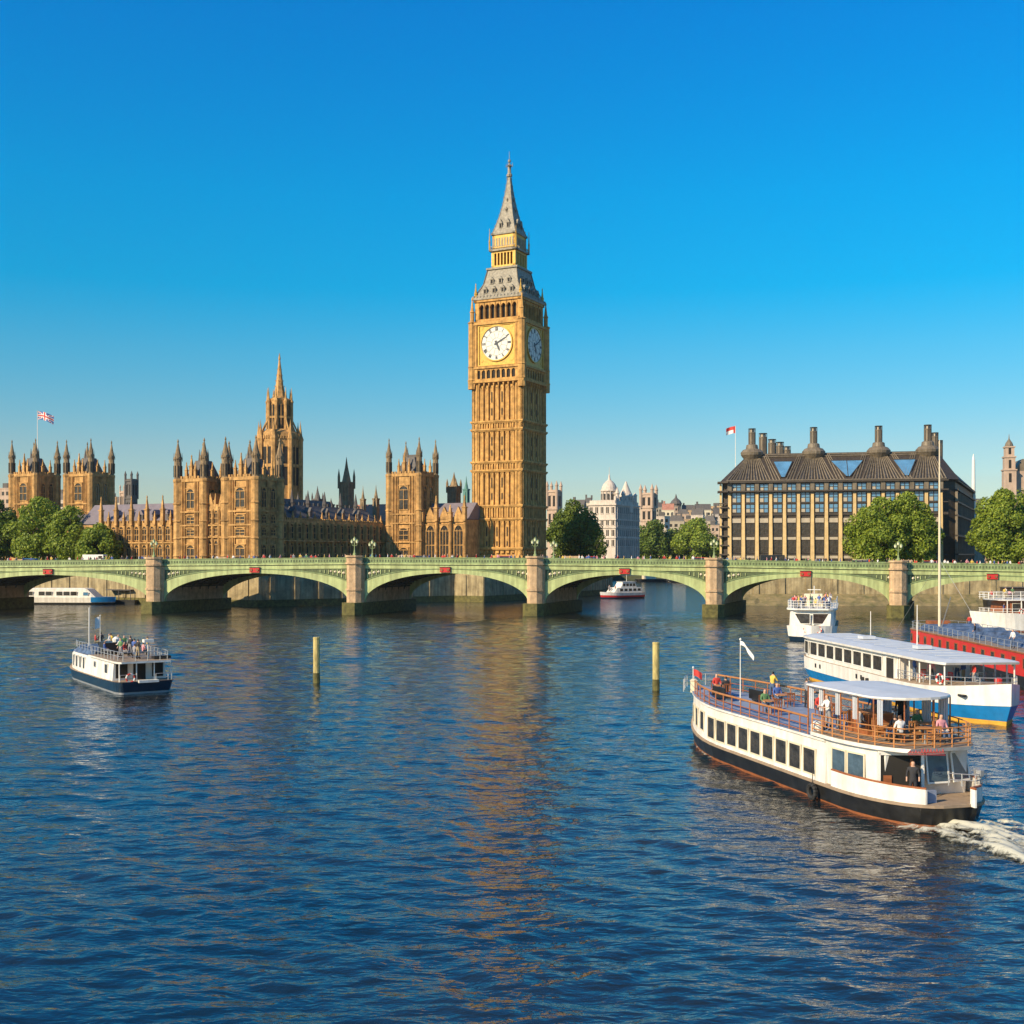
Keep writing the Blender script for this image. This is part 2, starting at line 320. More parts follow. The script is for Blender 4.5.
# ------------------------------------------------------------------ the bridge
BR_O = Vector((0, 227.0, 0)); BR_EX = Vector((.9919, -.127, 0)); BR_V = Vector((.3492, .9370, 0))
BT = Matrix(((BR_EX.x, BR_V.x, 0, BR_O.x), (BR_EX.y, BR_V.y, 0, BR_O.y), (0, 0, 1, 0), (0, 0, 0, 1)))
BW = 20.5
PIERS = [-160., -115.3, -70.4, -30.1, 4.7, 37.9, 70.8, 103.5, 136.]
_za = [(-200,9.4),(-160,9.8),(-116,10.15),(-71,10.6),(-30.6,10.95),(4.2,10.8),(37.5,10.5),(70.4,10.0),(103,9.6),(136,9.2),(200,8.6)]
def ztop(a): return float(np.interp(a, [p[0] for p in _za], [p[1] for p in _za]))
DK = 1.15     # the deck lies this far below the top of the parapet
def bridge():
    t = thing('bridge', 'pale green iron arched road bridge on granite piers crossing the whole river', 'bridge')
    # deck, cornice and parapets
    m = MB(); m.T = BT; p = MB(); p.T = BT; f = MB(); f.T = BT; st = 2.2
    a = -160
    while a < 135.9:
        b = a+st; za = ztop(a); zb = ztop(b)
        def seg(mb, y0, y1, lo, hi, mi=0):
            mb.add([(a,y0,za+lo),(b,y0,zb+lo),(b,y1,zb+lo),(a,y1,za+lo),(a,y0,za+hi),(b,y0,zb+hi),(b,y1,zb+hi),(a,y1,za+hi)],
                   [(0,3,2,1),(4,5,6,7),(0,1,5,4),(1,2,6,5),(2,3,7,6),(3,0,4,7)], mi)
        seg(m, .3, BW-.3, -1.65, -DK)
        for s in (0, 1):
            def Y(u0, u1): return (u0, u1) if s == 0 else (BW-u1, BW-u0)
            seg(p, *Y(-.05, .25), -.12, 0); seg(p, *Y(.02, .18), -.98, -.12); seg(p, *Y(-.02, .3), -1.12, -.98)
            seg(f, *Y(-.22, .3), -1.34, -1.12, 0); seg(f, *Y(-.08, .3), -1.46, -1.34, 1); seg(f, *Y(.0, .3), -2.15, -1.46, 2)
            for q in range(4):   # quatrefoil openings read as small dark squares
                x = a + (q+.5)*st/4; z = (za+zb)/2
                p.box(x-.13, x+.13, (-.004 if s == 0 else BW-.02), (.02 if s == 0 else BW+.004), z-.86, z-.42, 1)
        a = b
    m.build('deck', M['asphalt'], t); p.build('parapet', [M['green'], M['green_sh']], t); f.build('cornice', [M['green_lt'], M['green_sh'], M['green_lt']], t)
    # footways and kerbs
    for (y0, y1) in ((.32, 3.6), (BW-3.6, BW-.32)):
        k = MB(); k.T = BT
        for i in range(74):
            a0 = -160+i*4; b0 = min(a0+4, 136)
            za, zb = ztop(a0)-DK, ztop(b0)-DK
            k.add([(a0,y0,za),(b0,y0,zb),(b0,y1,zb),(a0,y1,za),(a0,y0,za+.14),(b0,y0,zb+.14),(b0,y1,zb+.14),(a0,y1,za+.14)],
                  [(0,3,2,1),(4,5,6,7),(0,1,5,4),(1,2,6,5),(2,3,7,6),(3,0,4,7)])
        k.build('footway', M['paving'], t)
    # piers
    for i, a in enumerate(PIERS):
        q = MB(); q.T = BT; zt = ztop(a)
        q.box(a-1.6, a+1.6, -.6, BW+.6, 2.3, zt-1.46)
        for y0, sgn in ((-.6, -1), (BW+.6, 1)):     # half-octagon cutwater shafts, front and back
            def oct_(r, d): 
                pts = [(a-r, y0), (a-r, y0+sgn*d*.45), (a-r*.45, y0+sgn*d), (a+r*.45, y0+sgn*d), (a+r, y0+sgn*d*.45), (a+r, y0)]
                return pts
            q.prism(oct_(1.42, 1.3), 2.3, zt-1.3); q.prism(oct_(1.7, 1.6), zt-1.3, zt-1.0); q.prism(oct_(1.5, 1.3), zt-1.0, zt+.05)
            q.prism(oct_(1.72, 1.55), zt+.05, zt+.4); q.prism(oct_(1.6, 1.5), 4.6, 4.95)
        o = q.build('pier', M['granite'], t)
        b = MB(); b.T = BT; r = 2.0
        b.prism([(a-r,-.8),(a-r,-1.9),(a-1.1,-3.2),(a+1.1,-3.2),(a+r,-1.9),(a+r,-.8),(a+r,BW+.8),(a+r,BW+1.9),(a+1.1,BW+3.2),(a-1.1,BW+3.2),(a-r,BW+1.9),(a-r,BW+.8)], -2, 2.3)
        b.build('plinth', M['algae'], o)
    # arches
    for a0, a1 in zip(PIERS, PIERS[1:]):
        x0 = a0+1.6; x1 = a1-1.6; c = (x0+x1)/2; h = (x1-x0)/2; zc = ztop(c)
        zi = zc-2.95; zs = 2.3; ze = zc-2.17; n = 28
        def zint(x): return zs + (zi-zs)*math.sqrt(max(0, 1-((x-c)/h)**2))
        def zext(x): return 4.9 + (ze-4.9)*math.sqrt(max(0, 1-((x-c)/(h+1.2))**2)) + 0*x
        X = [c - h*math.cos(math.pi*k/n) for k in range(n+1)]
        for y0, y1 in ((BW-.45, BW+.12), (-.12, .45)):
            g = MB(); g.T = BT
            for xa, xb in zip(X, X[1:]):
                g.vprism([(xa,zint(xa)),(xb,zint(xb)),(xb,zext(xb)),(xa,zext(xa))], y0, y1, 0)
                g.vprism([(xa,zext(xa)-.001),(xb,zext(xb)-.001),(xb,zext(xb)+.16),(xa,zext(xa)+.16)], y0-.1, y1, 2)
            ar = g.build('arch', [M['green_lt'], M['green_dk'], M['green']], t)
        zn = lambda x: max(zint(x), 4.4 + (zi-4.4)*math.sqrt(max(0, 1-((x-c)/h)**2)))
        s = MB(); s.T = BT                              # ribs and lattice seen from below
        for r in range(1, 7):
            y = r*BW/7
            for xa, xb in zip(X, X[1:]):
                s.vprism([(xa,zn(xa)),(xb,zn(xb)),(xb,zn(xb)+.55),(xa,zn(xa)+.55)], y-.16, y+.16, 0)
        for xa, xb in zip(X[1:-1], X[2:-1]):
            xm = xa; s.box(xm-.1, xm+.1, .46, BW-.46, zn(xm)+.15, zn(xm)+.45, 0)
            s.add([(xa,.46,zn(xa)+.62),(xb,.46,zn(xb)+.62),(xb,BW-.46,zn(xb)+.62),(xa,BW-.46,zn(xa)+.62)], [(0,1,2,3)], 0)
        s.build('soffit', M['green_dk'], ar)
        sp = MB(); sp.T = BT
        for y0, y1, yf in ((.12, .3, -.03), (BW-.3, BW-.12, BW-.1)):
            for xa, xb in zip(X, X[1:]):
                ta, tb = ztop(xa)-2.15, ztop(xb)-2.15
                if ta-zext(xa) > .12: sp.vprism([(xa,zext(xa)+.1),(xb,zext(xb)+.1),(xb,tb+.02),(xa,ta+.02)], y0, y1, 0)
            # trefoil / shield openings as bright frames in the spandrel
            for sg in (-1, 1):
                e = x0 if sg < 0 else x1
                for j in range(9):
                    xx = e - sg*(.55+j*.85); top = ztop(xx)-2.35; bot = zext(xx)+.35
                    if top-bot < .35: break
                    sp.box(xx-.07, xx+.07, yf, yf+.14, bot, top, 1)
                    if top-bot > .8:
                        zz = (top+bot)/2 + .1; w_ = min(.3, (top-bot)*.25)
                        sp.lathe([(.01,zz-w_),(w_*.9,zz-w_*.4),(w_,zz),(w_*.8,zz+w_*.6),(.01,zz+w_)], xx+.42, yf+.1, 6, 2)
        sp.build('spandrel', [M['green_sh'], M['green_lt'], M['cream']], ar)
        # navigation light board at the crown
        if -130 < c < 125:
            nb = MB(); nb.T = BT; z = zc-2.15
            nb.box(c-.95, c+.95, -.5, -.13, z-.62, z+.28, 0); nb.box(c-1.05, c+1.05, -.55, -.13, z+.284, z+.4, 1)
            for dx in (-.6, .6): nb.tube((c+dx,-.62,z-.15), (c+dx,-.51,z-.15), .26, .26, 10, 2)
            nb.build('navigation_light', [M['red'], M['black'], M['rust']], t)
    ab = MB(); ab.T = BT
    ab.box(-230, -161.8, .3, BW-.3, -1, 8.5); ab.box(137.8, 230, .3, BW-.3, -1, 8.0)
    ab.build('abutment', M['granite'], t)
bridge()

def on_bridge(a, b, dz=0): 
    p = BT @ Vector((a, b, 0)); return (p.x, p.y, ztop(a)-DK+dz)

# lamps on the parapet
def lamp_proto(label):
    t = thing('street_lamp', label, 'street lamp'); m = MB()
    m.lathe([(.42,0),(.42,.35),(.25,.5),(.2,1.0),(.13,1.2),(.1,2.6),(.16,2.7),(.08,2.8),(.07,3.3)], n=8)
    m.build('post', M['green'], t); m = MB()
    for s in (-1, 1): m.path([(0,0,2.35),(s*.35,0,2.25),(s*.62,0,2.45),(s*.62,0,2.75)], .05, 5)
    m.box(-.62,.62,-.03,.03,2.28,2.36); m.build('arm', M['green'], t)
    for x, z in ((0,3.3),(-.62,2.75),(.62,2.75)):
        l = MB(); l.lathe([(.10,z),(.28,z+.12),(.34,z+.6),(.30,z+.62)], x, 0, 8)
        la = l.build('lantern', M['lampglass'], t)
        l = MB(); l.lathe([(.36,z+.62),(.2,z+.85),(.05,z+.95),(.03,z+1.15)], x, 0, 8); l.build('lantern_cap', M['green'], la)
    return t
def lamps():
    names = ['pier before the palace river front', 'granite pier below the clock tower', 'granite pier left of the dark roofed office block', 'granite pier below the big tree on the right', 'granite pier at the left by the trees']
    p0 = None
    for a, b, k in ((PIERS[3],-.9,0),(PIERS[4],-.9,1),(PIERS[5],-.9,2),(PIERS[6],-.9,3),(PIERS[2],-.9,4)):
        p0 = p0 or lamp_proto('x')
        o = p0 if k == 0 else copy_tree(p0)
        o.scale = (.8,.8,.82)
        p = BT @ Vector((a, b, 0)); o.location = (p.x, p.y, ztop(a)+.4); o.rotation_euler = (0,0,-.13)
        tag(o, 'three lantern green lamp on the ' + names[k], 'street lamp', 'lamps along the bridge')
        if k < 2:
            o = copy_tree(p0); p = BT @ Vector((a+(2.9 if k else 2.6), b+1.9, 0)); o.location = (p.x, p.y, ztop(a)-DK+1.0); o.rotation_euler = (0,0,-.13)
            tag(o, 'three lantern lamp just right of the one on the ' + names[k].replace('granite ',''), 'street lamp', 'lamps along the bridge')
lamps()
# ------------------------------------------------------------------ the clock tower
TH = R(-26.57)
def rotk(k): return Matrix.Rotation(math.pi/2*k, 4, 'Z')
def clock_tower():
    W = 7.35
    # centre: near corner at px 522, Y 310 ; corner is local (+W,-W)
    cx, cy = wx(522, 310), 310.0
    off = Matrix.Rotation(TH, 4, 'Z') @ Vector((7.35, -7.35, 0))
    t = thing('clock_tower', 'tall gold stone clock tower with a pointed iron spire', 'clock tower', (cx-off.x, cy-off.y, 0), TH)
    zt = lambda y: wz(y, 313 + 7*min(1, max(0, (325-y)/60)))
    g = zt(557)-3; levels = [zt(y) for y in (548, 518.6, 505.5, 470, 461.5, 429, 421, 385)]
    m = MB(); zS = zt(380)
    m.box(-6.7, 6.7, -6.7, 6.7, 3, zS, 0)
    for k in range(4):
        m.T = rotk(k)
        for s in (-1, 1):
            m.box(s*6.3-1.05 if s > 0 else -7.35, 7.35 if s > 0 else -5.25, -7.35, -6.5, 3, zS-.6, 0)
            m.box(s*6.85-.18, s*6.85+.18, -7.55, -7.352, g+3, zS-1, 0); m.box(s*5.75-.18, s*5.75+.18, -7.55, -7.352, g+3, zS-1, 0)
        bounds = [g+5] + levels[1:3] + levels[3:5] + levels[5:7] + [zS-.8]
        n = 7; pitch = 10.5/n
        for j in range(n+1):
            x = -5.25 + j*pitch
            if j < n: m.box(x+.27, x+pitch-.27, -7.2, -6.65, g+4, zS-1.9, 0)
        for (za, zb) in ((g+5, levels[1]), (levels[2], levels[3]), (levels[4], levels[5]), (levels[6], zS-1.0)):
            for j in range(n):
                xa = -5.25 + j*pitch + .26; xb = xa + pitch - .52
                m.arch(xa, xb, zb-1.7, zb-.8, -7.3, -6.66, zb-.25, 3, 0)
                zz = za+.8
                while zz + 4 < zb:    # transoms with small cusped heads
                    zz += 4.1; m.box(xa, xb, -7.24, -7.1, zz-.15, zz+.1, 0)
                m.box(xa, xb, -7.3, -6.66, za+.2, za+.9, 0)
        for z in levels[:-1]:
            m.box(-7.7, 7.7, -7.75, -7.3, z-.22, z+.22, 0); m.box(-7.5, 7.5, -7.55, -7.3, z-.5, z-.22, 0)
        for (za, zb) in ((levels[1], levels[2]), (levels[3], levels[4]), (levels[5], levels[6])):
            for j in range(14): m.box(-5.2+j*.75, -4.85+j*.75, -7.42, -6.66, za+.3, zb-.55, 0)
        m.box(-7.6, 7.6, -7.65, -7.3, 3, g+3.4, 0)
    m.T = Matrix.Identity(4)
    m.build('shaft', [M['stone']], t)
    # slit windows
    for k in range(4):
        for (za, zb) in ((g+5.5, levels[1]-2.2), (levels[2]+1.6, levels[3]-2), (levels[4]+1.6, levels[5]-2), (levels[6]+1.6, zS-3)):
            wm = MB(); wm.T = rotk(k)
            for j in (1, 3, 5) if za < 30 and za < levels[1] else (2, 4):
                x = -5.25 + (j+.5)*1.5; wm.box(x-.16, x+.16, -7.29, -7.265, za, za+(zb-za)*.3); wm.box(x-.16, x+.16, -7.29, -7.265, za+(zb-za)*.55, zb)
            wm.build('window', M['dark'], t)
    # clock stage
    z0 = zS; z1 = zt(366); z2 = zt(322); C = 7.5
    m = MB()
    m.box(-7.2, 7.2, -7.2, 7.2, z0, z2, 0)
    for k in range(4):
        m.T = rotk(k)
        m.box(-8.1, 8.1, -8.15, -7.1, z0-.5, z0+.1, 0); m.box(-7.8, 7.8, -7.85, -7.1, z0+.1, z0+.5, 0)
        for j in range(10): m.vprism([(-6.6+j*1.42, z0-.5), (-6.1+j*1.42, z0-.5), (-6.35+j*1.42, z0-1.7)], -7.9, -7.3, 0)
        for j in range(9): m.box(-6.2+j*1.46, -5.75+j*1.46, -7.6, -7.2, z0+.5, z1-.5, 0)
        for j in range(8): m.arch(-5.75+j*1.46, -4.74+j*1.46, z1-1.4, z1-.8, -7.55, -7.2, z1-.45, 3, 0)
        m.box(-7.9, 7.9, -7.95, -7.1, z1-.45, z1+.1, 0)
        m.box(-7.9, 7.9, -7.95, -7.1, z2-.5, z2+.2, 0)
        for s in (-1, 1):
            m.box(min(s*5.55, s*7.6), max(s*5.55, s*7.6), -7.7, -7.1, z0+.5, z2-.5, 0)
            for x in (5.9, 6.55, 7.2): m.box(s*x-.12, s*x+.12, -7.85, -7.702, z1, z2-.6, 0)
    m.T = Matrix.Identity(4)
    for sx in (-1, 1):
        for sy in (-1, 1):
            m.lathe([(1.1, z0-2), (1.1, z0), (1.25, z0+.3), (1.05, z0+.6), (1.05, z1), (1.2, z1+.2), (1.0, z1+.4), (1.0, z2), (1.25, z2+.3), (.9, z2+.6)], sx*7.3, sy*7.3, 8, 0)
    m.build('clock_stage', M['stone'], t)
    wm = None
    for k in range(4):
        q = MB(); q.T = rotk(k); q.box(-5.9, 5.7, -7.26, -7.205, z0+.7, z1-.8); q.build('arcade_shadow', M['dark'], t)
    # gilded frame + dial
    zc = zt(343); RR = 4.4
    for k in range(4):
        f = MB(); f.T = rotk(k)
        hw = 5.4; fz0 = z1+.25; fz1 = z2-.55
        f.box(-hw, hw, -7.34, -7.21, fz0, fz1, 0)
        for a_, b_, c_, d_ in ((-hw, -hw+.35, fz0, fz1), (hw-.35, hw, fz0, fz1)): f.box(a_, b_, -7.62, -7.342, c_, d_, 0)
        f.box(-hw+.35, hw-.35, -7.6, -7.342, fz0, fz0+.3, 0); f.box(-hw+.35, hw-.35, -7.6, -7.342, fz1-.3, fz1, 0)
        for sx in (-1, 1):       # spandrel ornament in the corners
            for sz in (-1, 1):
                for rr in (.2, .36):
                    f.tube((sx*4.4, -7.40-rr*.05, zc+sz*4.3), (sx*4.4, -7.34, zc+sz*4.3), rr*1.3, rr*1.3, 10, 1 if rr < .3 else 0)
        n = 48
        for kk in range(n):      # ring
            a0 = 2*math.pi*kk/n; a1 = 2*math.pi*(kk+1)/n
            P = [(r*math.sin(a), zc+r*math.cos(a)) for r, a in ((RR,a0),(RR,a1),(RR+.32,a1),(RR+.32,a0))]
            f.vprism(P, -7.7, -7.36, 0)
        fr = f.build('clock_surround', [M['gold'], M['stone_dk']], t)
        d = MB(); d.T = rotk(k)
        d.tube((0,-7.46,zc), (0,-7.35,zc), RR, RR, 48, 0)
        df = d.build('clock_face', M['dial'], t)
        n_ = MB(); n_.T = rotk(k)
        for r0, r1 in ((RR-1.25, RR-1.2), (1.35, 1.4)):
            for kk in range(n):
                a0 = 2*math.pi*kk/n; a1 = 2*math.pi*(kk+1)/n
                n_.vprism([(r*math.sin(a), zc+r*math.cos(a)) for r, a in ((r0,a0),(r0,a1),(r1,a1),(r1,a0))], -7.50, -7.462)
        for kk in range(12):     # glazing bars
            a = 2*math.pi*(kk+.5)/12; ca, sa = math.cos(a), math.sin(a); w_ = .03
            P = [(r*sa+q*ca, zc+r*ca-q*sa) for r, q in ((1.4,-w_),(1.4,w_),(RR-1.25,w_),(RR-1.25,-w_))]
            n_.vprism(P, -7.49, -7.462)
        n_.build('glazing_bars', M['dial_rim'], df)
        # roman numerals built as strokes, tops outward
        num = MB()
        ROM = ['XII','I','II','III','IV','V','VI','VII','VIII','IX','X','XI']
        for kk, word in enumerate(ROM):
            a = 2*math.pi*kk/12; h = .88; sw = {'I':.2,'V':.42,'X':.42}; tot = sum(sw[c] for c in word); x = -tot/2; segs = []
            for c in word:
                w_ = sw[c]; xc = x + w_/2; q = .065
                if c == 'I': segs.append((xc, -h/2, xc, h/2))
                if c == 'V': segs += [(xc-.15, h/2, xc, -h/2), (xc+.15, h/2, xc, -h/2)]
                if c == 'X': segs += [(xc-.15, h/2, xc+.15, -h/2), (xc+.15, h/2, xc-.15, -h/2)]
                x += w_
            rc = RR-.66
            num.T = rotk(k) @ Matrix.Translation((math.sin(a)*rc, -7.50, zc+math.cos(a)*rc)) @ Matrix.Rotation(a, 4, 'Y')
            for (xa, za, xb, zb) in segs:
                num.vprism([(xa-.085,za),(xa+.085,za),(xb+.085,zb),(xb-.085,zb)], 0, .034)
        num.build('numerals', M['dial_rim'], df)
        for nm, ang, L, w_ in (('minute_hand', R(63), 3.6, .2), ('hour_hand', R(155), 2.4, .32)):
            hd = MB(); hd.T = rotk(k) @ Matrix.Translation((0, -7.56 if nm[0] == 'h' else -7.62, zc)) @ Matrix.Rotation(ang, 4, 'Y')
            hd.vprism([(-w_,-.7),(w_,-.7),(w_*.9,0),(w_*.7,L*.7),(0,L),(-w_*.7,L*.7),(-w_*.9,0)], 0, .05)
            hd.build(nm, M['dial_rim'], df)
    # belfry arcade
    z3 = zt(300); B = 6.75
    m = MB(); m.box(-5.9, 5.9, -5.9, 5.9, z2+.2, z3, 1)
    for k in range(4):
        m.T = rotk(k)
        m.box(-B, B, -B, -5.9, z2+.2, z2+1.2, 0)
        n = 7; p_ = 2*5.6/n
        for j in range(n+1):
            x = -5.6+j*p_; m.box(x-.22, x+.22, -B+.05, -5.95, z2+1.2, z3-2.4, 0); m.box(x-.07, x+.07, -B-.12, -B+.048, z2+1.2, z3-.9, 0)
        for j in range(n): m.arch(-5.6+j*p_+.1, -5.6+(j+1)*p_-.1, z3-2.6, z3-1.25, -B+.05, -5.95, z3-.6, 4, 0)
        for s in (-1, 1): m.box(min(s*5.7, s*(B-.003)), max(s*5.7, s*(B-.003)), -B, -5.75, z2+1.2, z3-.6, 0)
        m.box(-B-.3, B+.3, -B-.3, -5.9, z3-.6, z3, 0)
    m.T = Matrix.Identity(4)
    m.build('belfry', [M['stone'], M['dark']], t)
    def pinn(x, y, z, h, r, mt='stone', name='pinnacle'):
        q = MB(); q.lathe([(r, z), (r, z+h*.35), (r*1.3, z+h*.38), (r*.8, z+h*.45), (r*.25, z+h*.85), (r*.45, z+h*.9), (.03, z+h)], x, y, 6)
        return q.build(name, M[mt], t)
    for sx in (-1, 1):
        for sy in (-1, 1):
            pinn(sx*7.3, sy*7.3, z2+.6, 6.6, .55); pinn(sx*6.6, sy*6.6, z3, 4.6, .4, 'gold')
    # lower roof
    z4 = zt(271.5); m = MB()
    prof = [(7.25, z3), (7.25, z3+.5), (6.9, z3+.9), (6.0, z3+2.2), (5.1, z3+4.4), (4.4, z4-.8), (4.25, z4)]
    for (a, za), (b, zb) in zip(prof, prof[1:]): m.frus(0, 0, za, zb, a, a, b, b)
    for k in range(4):
        m.T = rotk(k)
        for s in (-1, 1): m.path([(s*6.9,-6.9,z3+.9),(s*5.1,-5.1,z3+4.4),(s*4.3,-4.3,z4)], .16, 5)
        for j in range(15): m.box(-7+j*1.0-.12, -7+j*1.0+.12, -7.3, -7.15, z3+.5, z3+1.1)
    m.T = Matrix.Identity(4)
    rf = m.build('roof', M['iron'], t)
    for k in range(4):
        for zz, xs, half in ((z3+1.6, (-3.9,-1.3,1.3,3.9), 6.35), (z3+4.3, (-2.5,0,2.5), 5.15)):
            for x in xs:
                d = MB(); d.T = rotk(k); d.box(x-.5, x+.5, -half-.25, -half+.9, zz, zz+1.1, 0); d.box(x-.3, x+.3, -half-.28, -half-.252, zz+.15, zz+1.05, 1)
                d.vprism([(x-.65, zz+1.1), (x+.65, zz+1.1), (x, zz+1.9)], -half-.35, -half+1.2, 0); d.build('dormer', [M['iron'], M['dark'], M['gold']], rf)
    # lantern
    z5 = zt(236); L_ = 3.55; m = MB()
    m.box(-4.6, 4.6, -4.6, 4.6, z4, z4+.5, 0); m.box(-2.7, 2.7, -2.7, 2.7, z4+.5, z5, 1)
    for k in range(4):
        m.T = rotk(k); zb = zt(252)
        m.box(-L_, L_, -L_, -2.75, z4+.5, z4+1.2, 2)
        for j in range(7):
            x = -2.85+j*.95; m.box(x-.17, x+.17, -L_+.03, -2.75, z4+1.2, zb-1.0, 2)
        for j in range(6): m.arch(-2.85+j*.95, -1.9+j*.95, zb-1.4, zb-.9, -L_+.03, -2.75, zb-.4, 3, 2)
        for s in (-1, 1): m.box(min(s*2.9, s*(L_-.003)), max(s*2.9, s*(L_-.003)), -L_, -2.95, z4+1.2, zb-.4, 2)
        m.box(-L_-.5, L_+.5, -L_-.5, -2.75, zb-.4, zb+.05, 0)
        for j in range(17): m.box(-4+j*.5-.05, -4+j*.5+.05, -L_-.47, -L_-.37, zb+.05, zb+.75, 0)
        m.box(-4.02, 4.02, -L_-.48, -L_-.36, zb+.75, zb+.88, 0)
        m.box(-L_+.2, L_-.2, -L_+.2, -2.75, zb+.05, z5, 2)
        for j in range(8): m.box(-3.1+j*.8, -2.7+j*.8, -L_+.1, -L_+.198, zb+1.0, z5-1.2, 0)
        m.box(-L_-.1, L_+.1, -L_-.1, -2.75, z5-.3, z5+.15, 0)
    m.T = Matrix.Identity(4)
    m.build('lantern', [M['iron'], M['dark'], M['gold']], t)
    for sx in (-1, 1):
        for sy in (-1, 1): pinn(sx*3.9, sy*3.9, zt(252), 5.8, .22, 'gold')
    # spire
    m = MB(); prof = [(3.4, z5+.15), (2.75, zt(228)), (1.95, zt(217)), (1.3, zt(205)), (.8, zt(193)), (.38, zt(180)), (.32, zt(178))]
    for (a, za), (b, zb) in zip(prof, prof[1:]): m.frus(0, 0, za, zb, a, a, b, b)
    for k in range(4):
        m.T = rotk(k)
        for (a, za), (b, zb) in zip(prof, prof[1:]):
            m.tube((a,-a,za),(b,-b,zb),.13,.11,5)
            for u in (.0, .5): 
                c_ = a+(b-a)*u; zz = za+(zb-za)*u; m.tube((c_,-c_,zz),(c_+.3,-c_-.3,zz+.35),.09,.02,4)
    m.T = Matrix.Identity(4)
    sp = m.build('spire', M['iron'], t)
    for k in range(4):
        for zz, xs, half in ((zt(231), (-1.1, 1.1), 2.95), (zt(214), (0,), 1.75), (zt(203), (0,), 1.2)):
            for x in xs:
                s_ = half/3.2; d = MB(); d.T = rotk(k); d.box(x-.45*s_, x+.45*s_, -half-.15, -half+.5, zz, zz+1.5*s_, 0)
                d.box(x-.28*s_, x+.28*s_, -half-.18, -half-.152, zz+.2, zz+1.4*s_, 1)
                d.vprism([(x-.6*s_, zz+1.5*s_), (x+.6*s_, zz+1.5*s_), (x, zz+2.7*s_)], -half-.25, -half+.6, 0); d.build('dormer', [M['iron'], M['dark'], M['gold']], sp)
    m = MB(); zf = zt(178)
    m.lathe([(.35, zf), (.75, zf+.3), (.8, zf+.8), (.5, zf+1.2), (.45, zf+2.8), (.75, zf+3.1), (.35, zf+3.5), (.16, zf+4), (.14, zt(163)), (.4, zt(163)+.25), (.4, zt(163)+.7), (.08, zt(163)+1), (.06, zt(151.5))], n=8)
    for a in range(4):
        c_, s_ = math.cos(a*math.pi/2), math.sin(a*math.pi/2)
        m.tube((0,0,zt(166)), (c_*.95,s_*.95,zt(166)+.1), .08, .05, 4); m.tube((c_*.95,s_*.95,zt(166)-.4), (c_*.95,s_*.95,zt(166)+.7), .1, .05, 4)
    m.build('finial', M['iron'], t)
clock_tower()

# ------------------------------------------------------------------ the palace
PA = Vector((-57.2, 268.0, 0)); PM = Matrix.Translation(PA) @ Matrix.Rotation(TH, 4, 'Z')
palace = thing('palace', 'long gothic stone palace with many turrets along the far bank', 'palace', PA, TH)
def ploc(px, Y):
    return PM.inverted() @ Vector((wx(px, Y), Y, 0))
WIN = {}
def win_mesh(w_, h, n=2, rows=2):
    k = (round(w_,2), round(h,2), n, rows)
    if k not in WIN:
        m = MB(); m.box(-w_/2, w_/2, -.06, .0, 0, h*.97, 0)
        for j in range(n+1): x = -w_/2 + j*w_/n; m.box(x-.07, x+.07, -.22, -.061, 0, h*.86, 1)
        for j in range(rows+1): z = j*h*.82/rows; m.box(-w_/2, w_/2, -.2, -.062, z-.08, z+.08, 1)
        m.arch(-w_/2, w_/2, h*.72, h*.98, -.24, -.061, h, 4, 1)
        m.box(-w_/2-.15, w_/2+.15, -.34, 0, h, h+.16, 1)
        WIN[k] = m.data('window', [M['glass'], M['stone2']])
    return WIN[k]
def turret(parent, x, y, z0, zc, zt_, r, mt='stone2'):
    m = MB(); h = zt_-zc
    m.lathe([(r, z0), (r, zc-.8), (r*1.12, zc-.5), (r*1.12, zc), (r*.9, zc+.1)], x, y, 8, 0)
    m.lathe([(r*.86, zc), (r*.86, zc+h*.48), (r*.98, zc+h*.5), (r*.92, zc+h*.54), (r*.66, zc+h*.62),
             (r*.36, zc+h*.78), (r*.12, zc+h*.91), (r*.24, zc+h*.93), (.04, zt_)], x, y, 8, 2)
    for a in range(8):
        c_, s_ = math.cos(a*math.pi/4), math.sin(a*math.pi/4)
        m.box(x+c_*r*.84-.09, x+c_*r*.84+.09, y+s_*r*.84-.09, y+s_*r*.84+.09, zc+.5, zc+h*.34, 1)
        m.tube((x+c_*r*.95, y+s_*r*.95, zc+h*.45), (x+c_*r*.95, y+s_*r*.95, zc+h*.66), .1, .02, 4, 2)
    for z in (z0+4, z0+8, z0+12, z0+16, z0+20):
        if z < zc-2: m.lathe([(r+.02, z), (r+.16, z+.1), (r+.16, z+.35), (r+.02, z+.45)], x, y, 8, 0)
    return m.build('turret', [M[mt], M['dark'], M['stone_dk']], parent)
def pinnacle(parent, x, y, z0, z1, r=.35, mt='stone2'):
    m = MB(); h = z1-z0
    m.box(x-r, x+r, y-r, y+r, z0, z0+h*.5); m.box(x-r*1.3, x+r*1.3, y-r*1.3, y+r*1.3, z0+h*.5, z0+h*.54)
    m.lathe([(r*1.1, z0+h*.54), (r*.3, z0+h*.9), (r*.5, z0+h*.92), (.02, z1)], x, y, 4)
    return m.build('pinnacle', M[mt], parent)
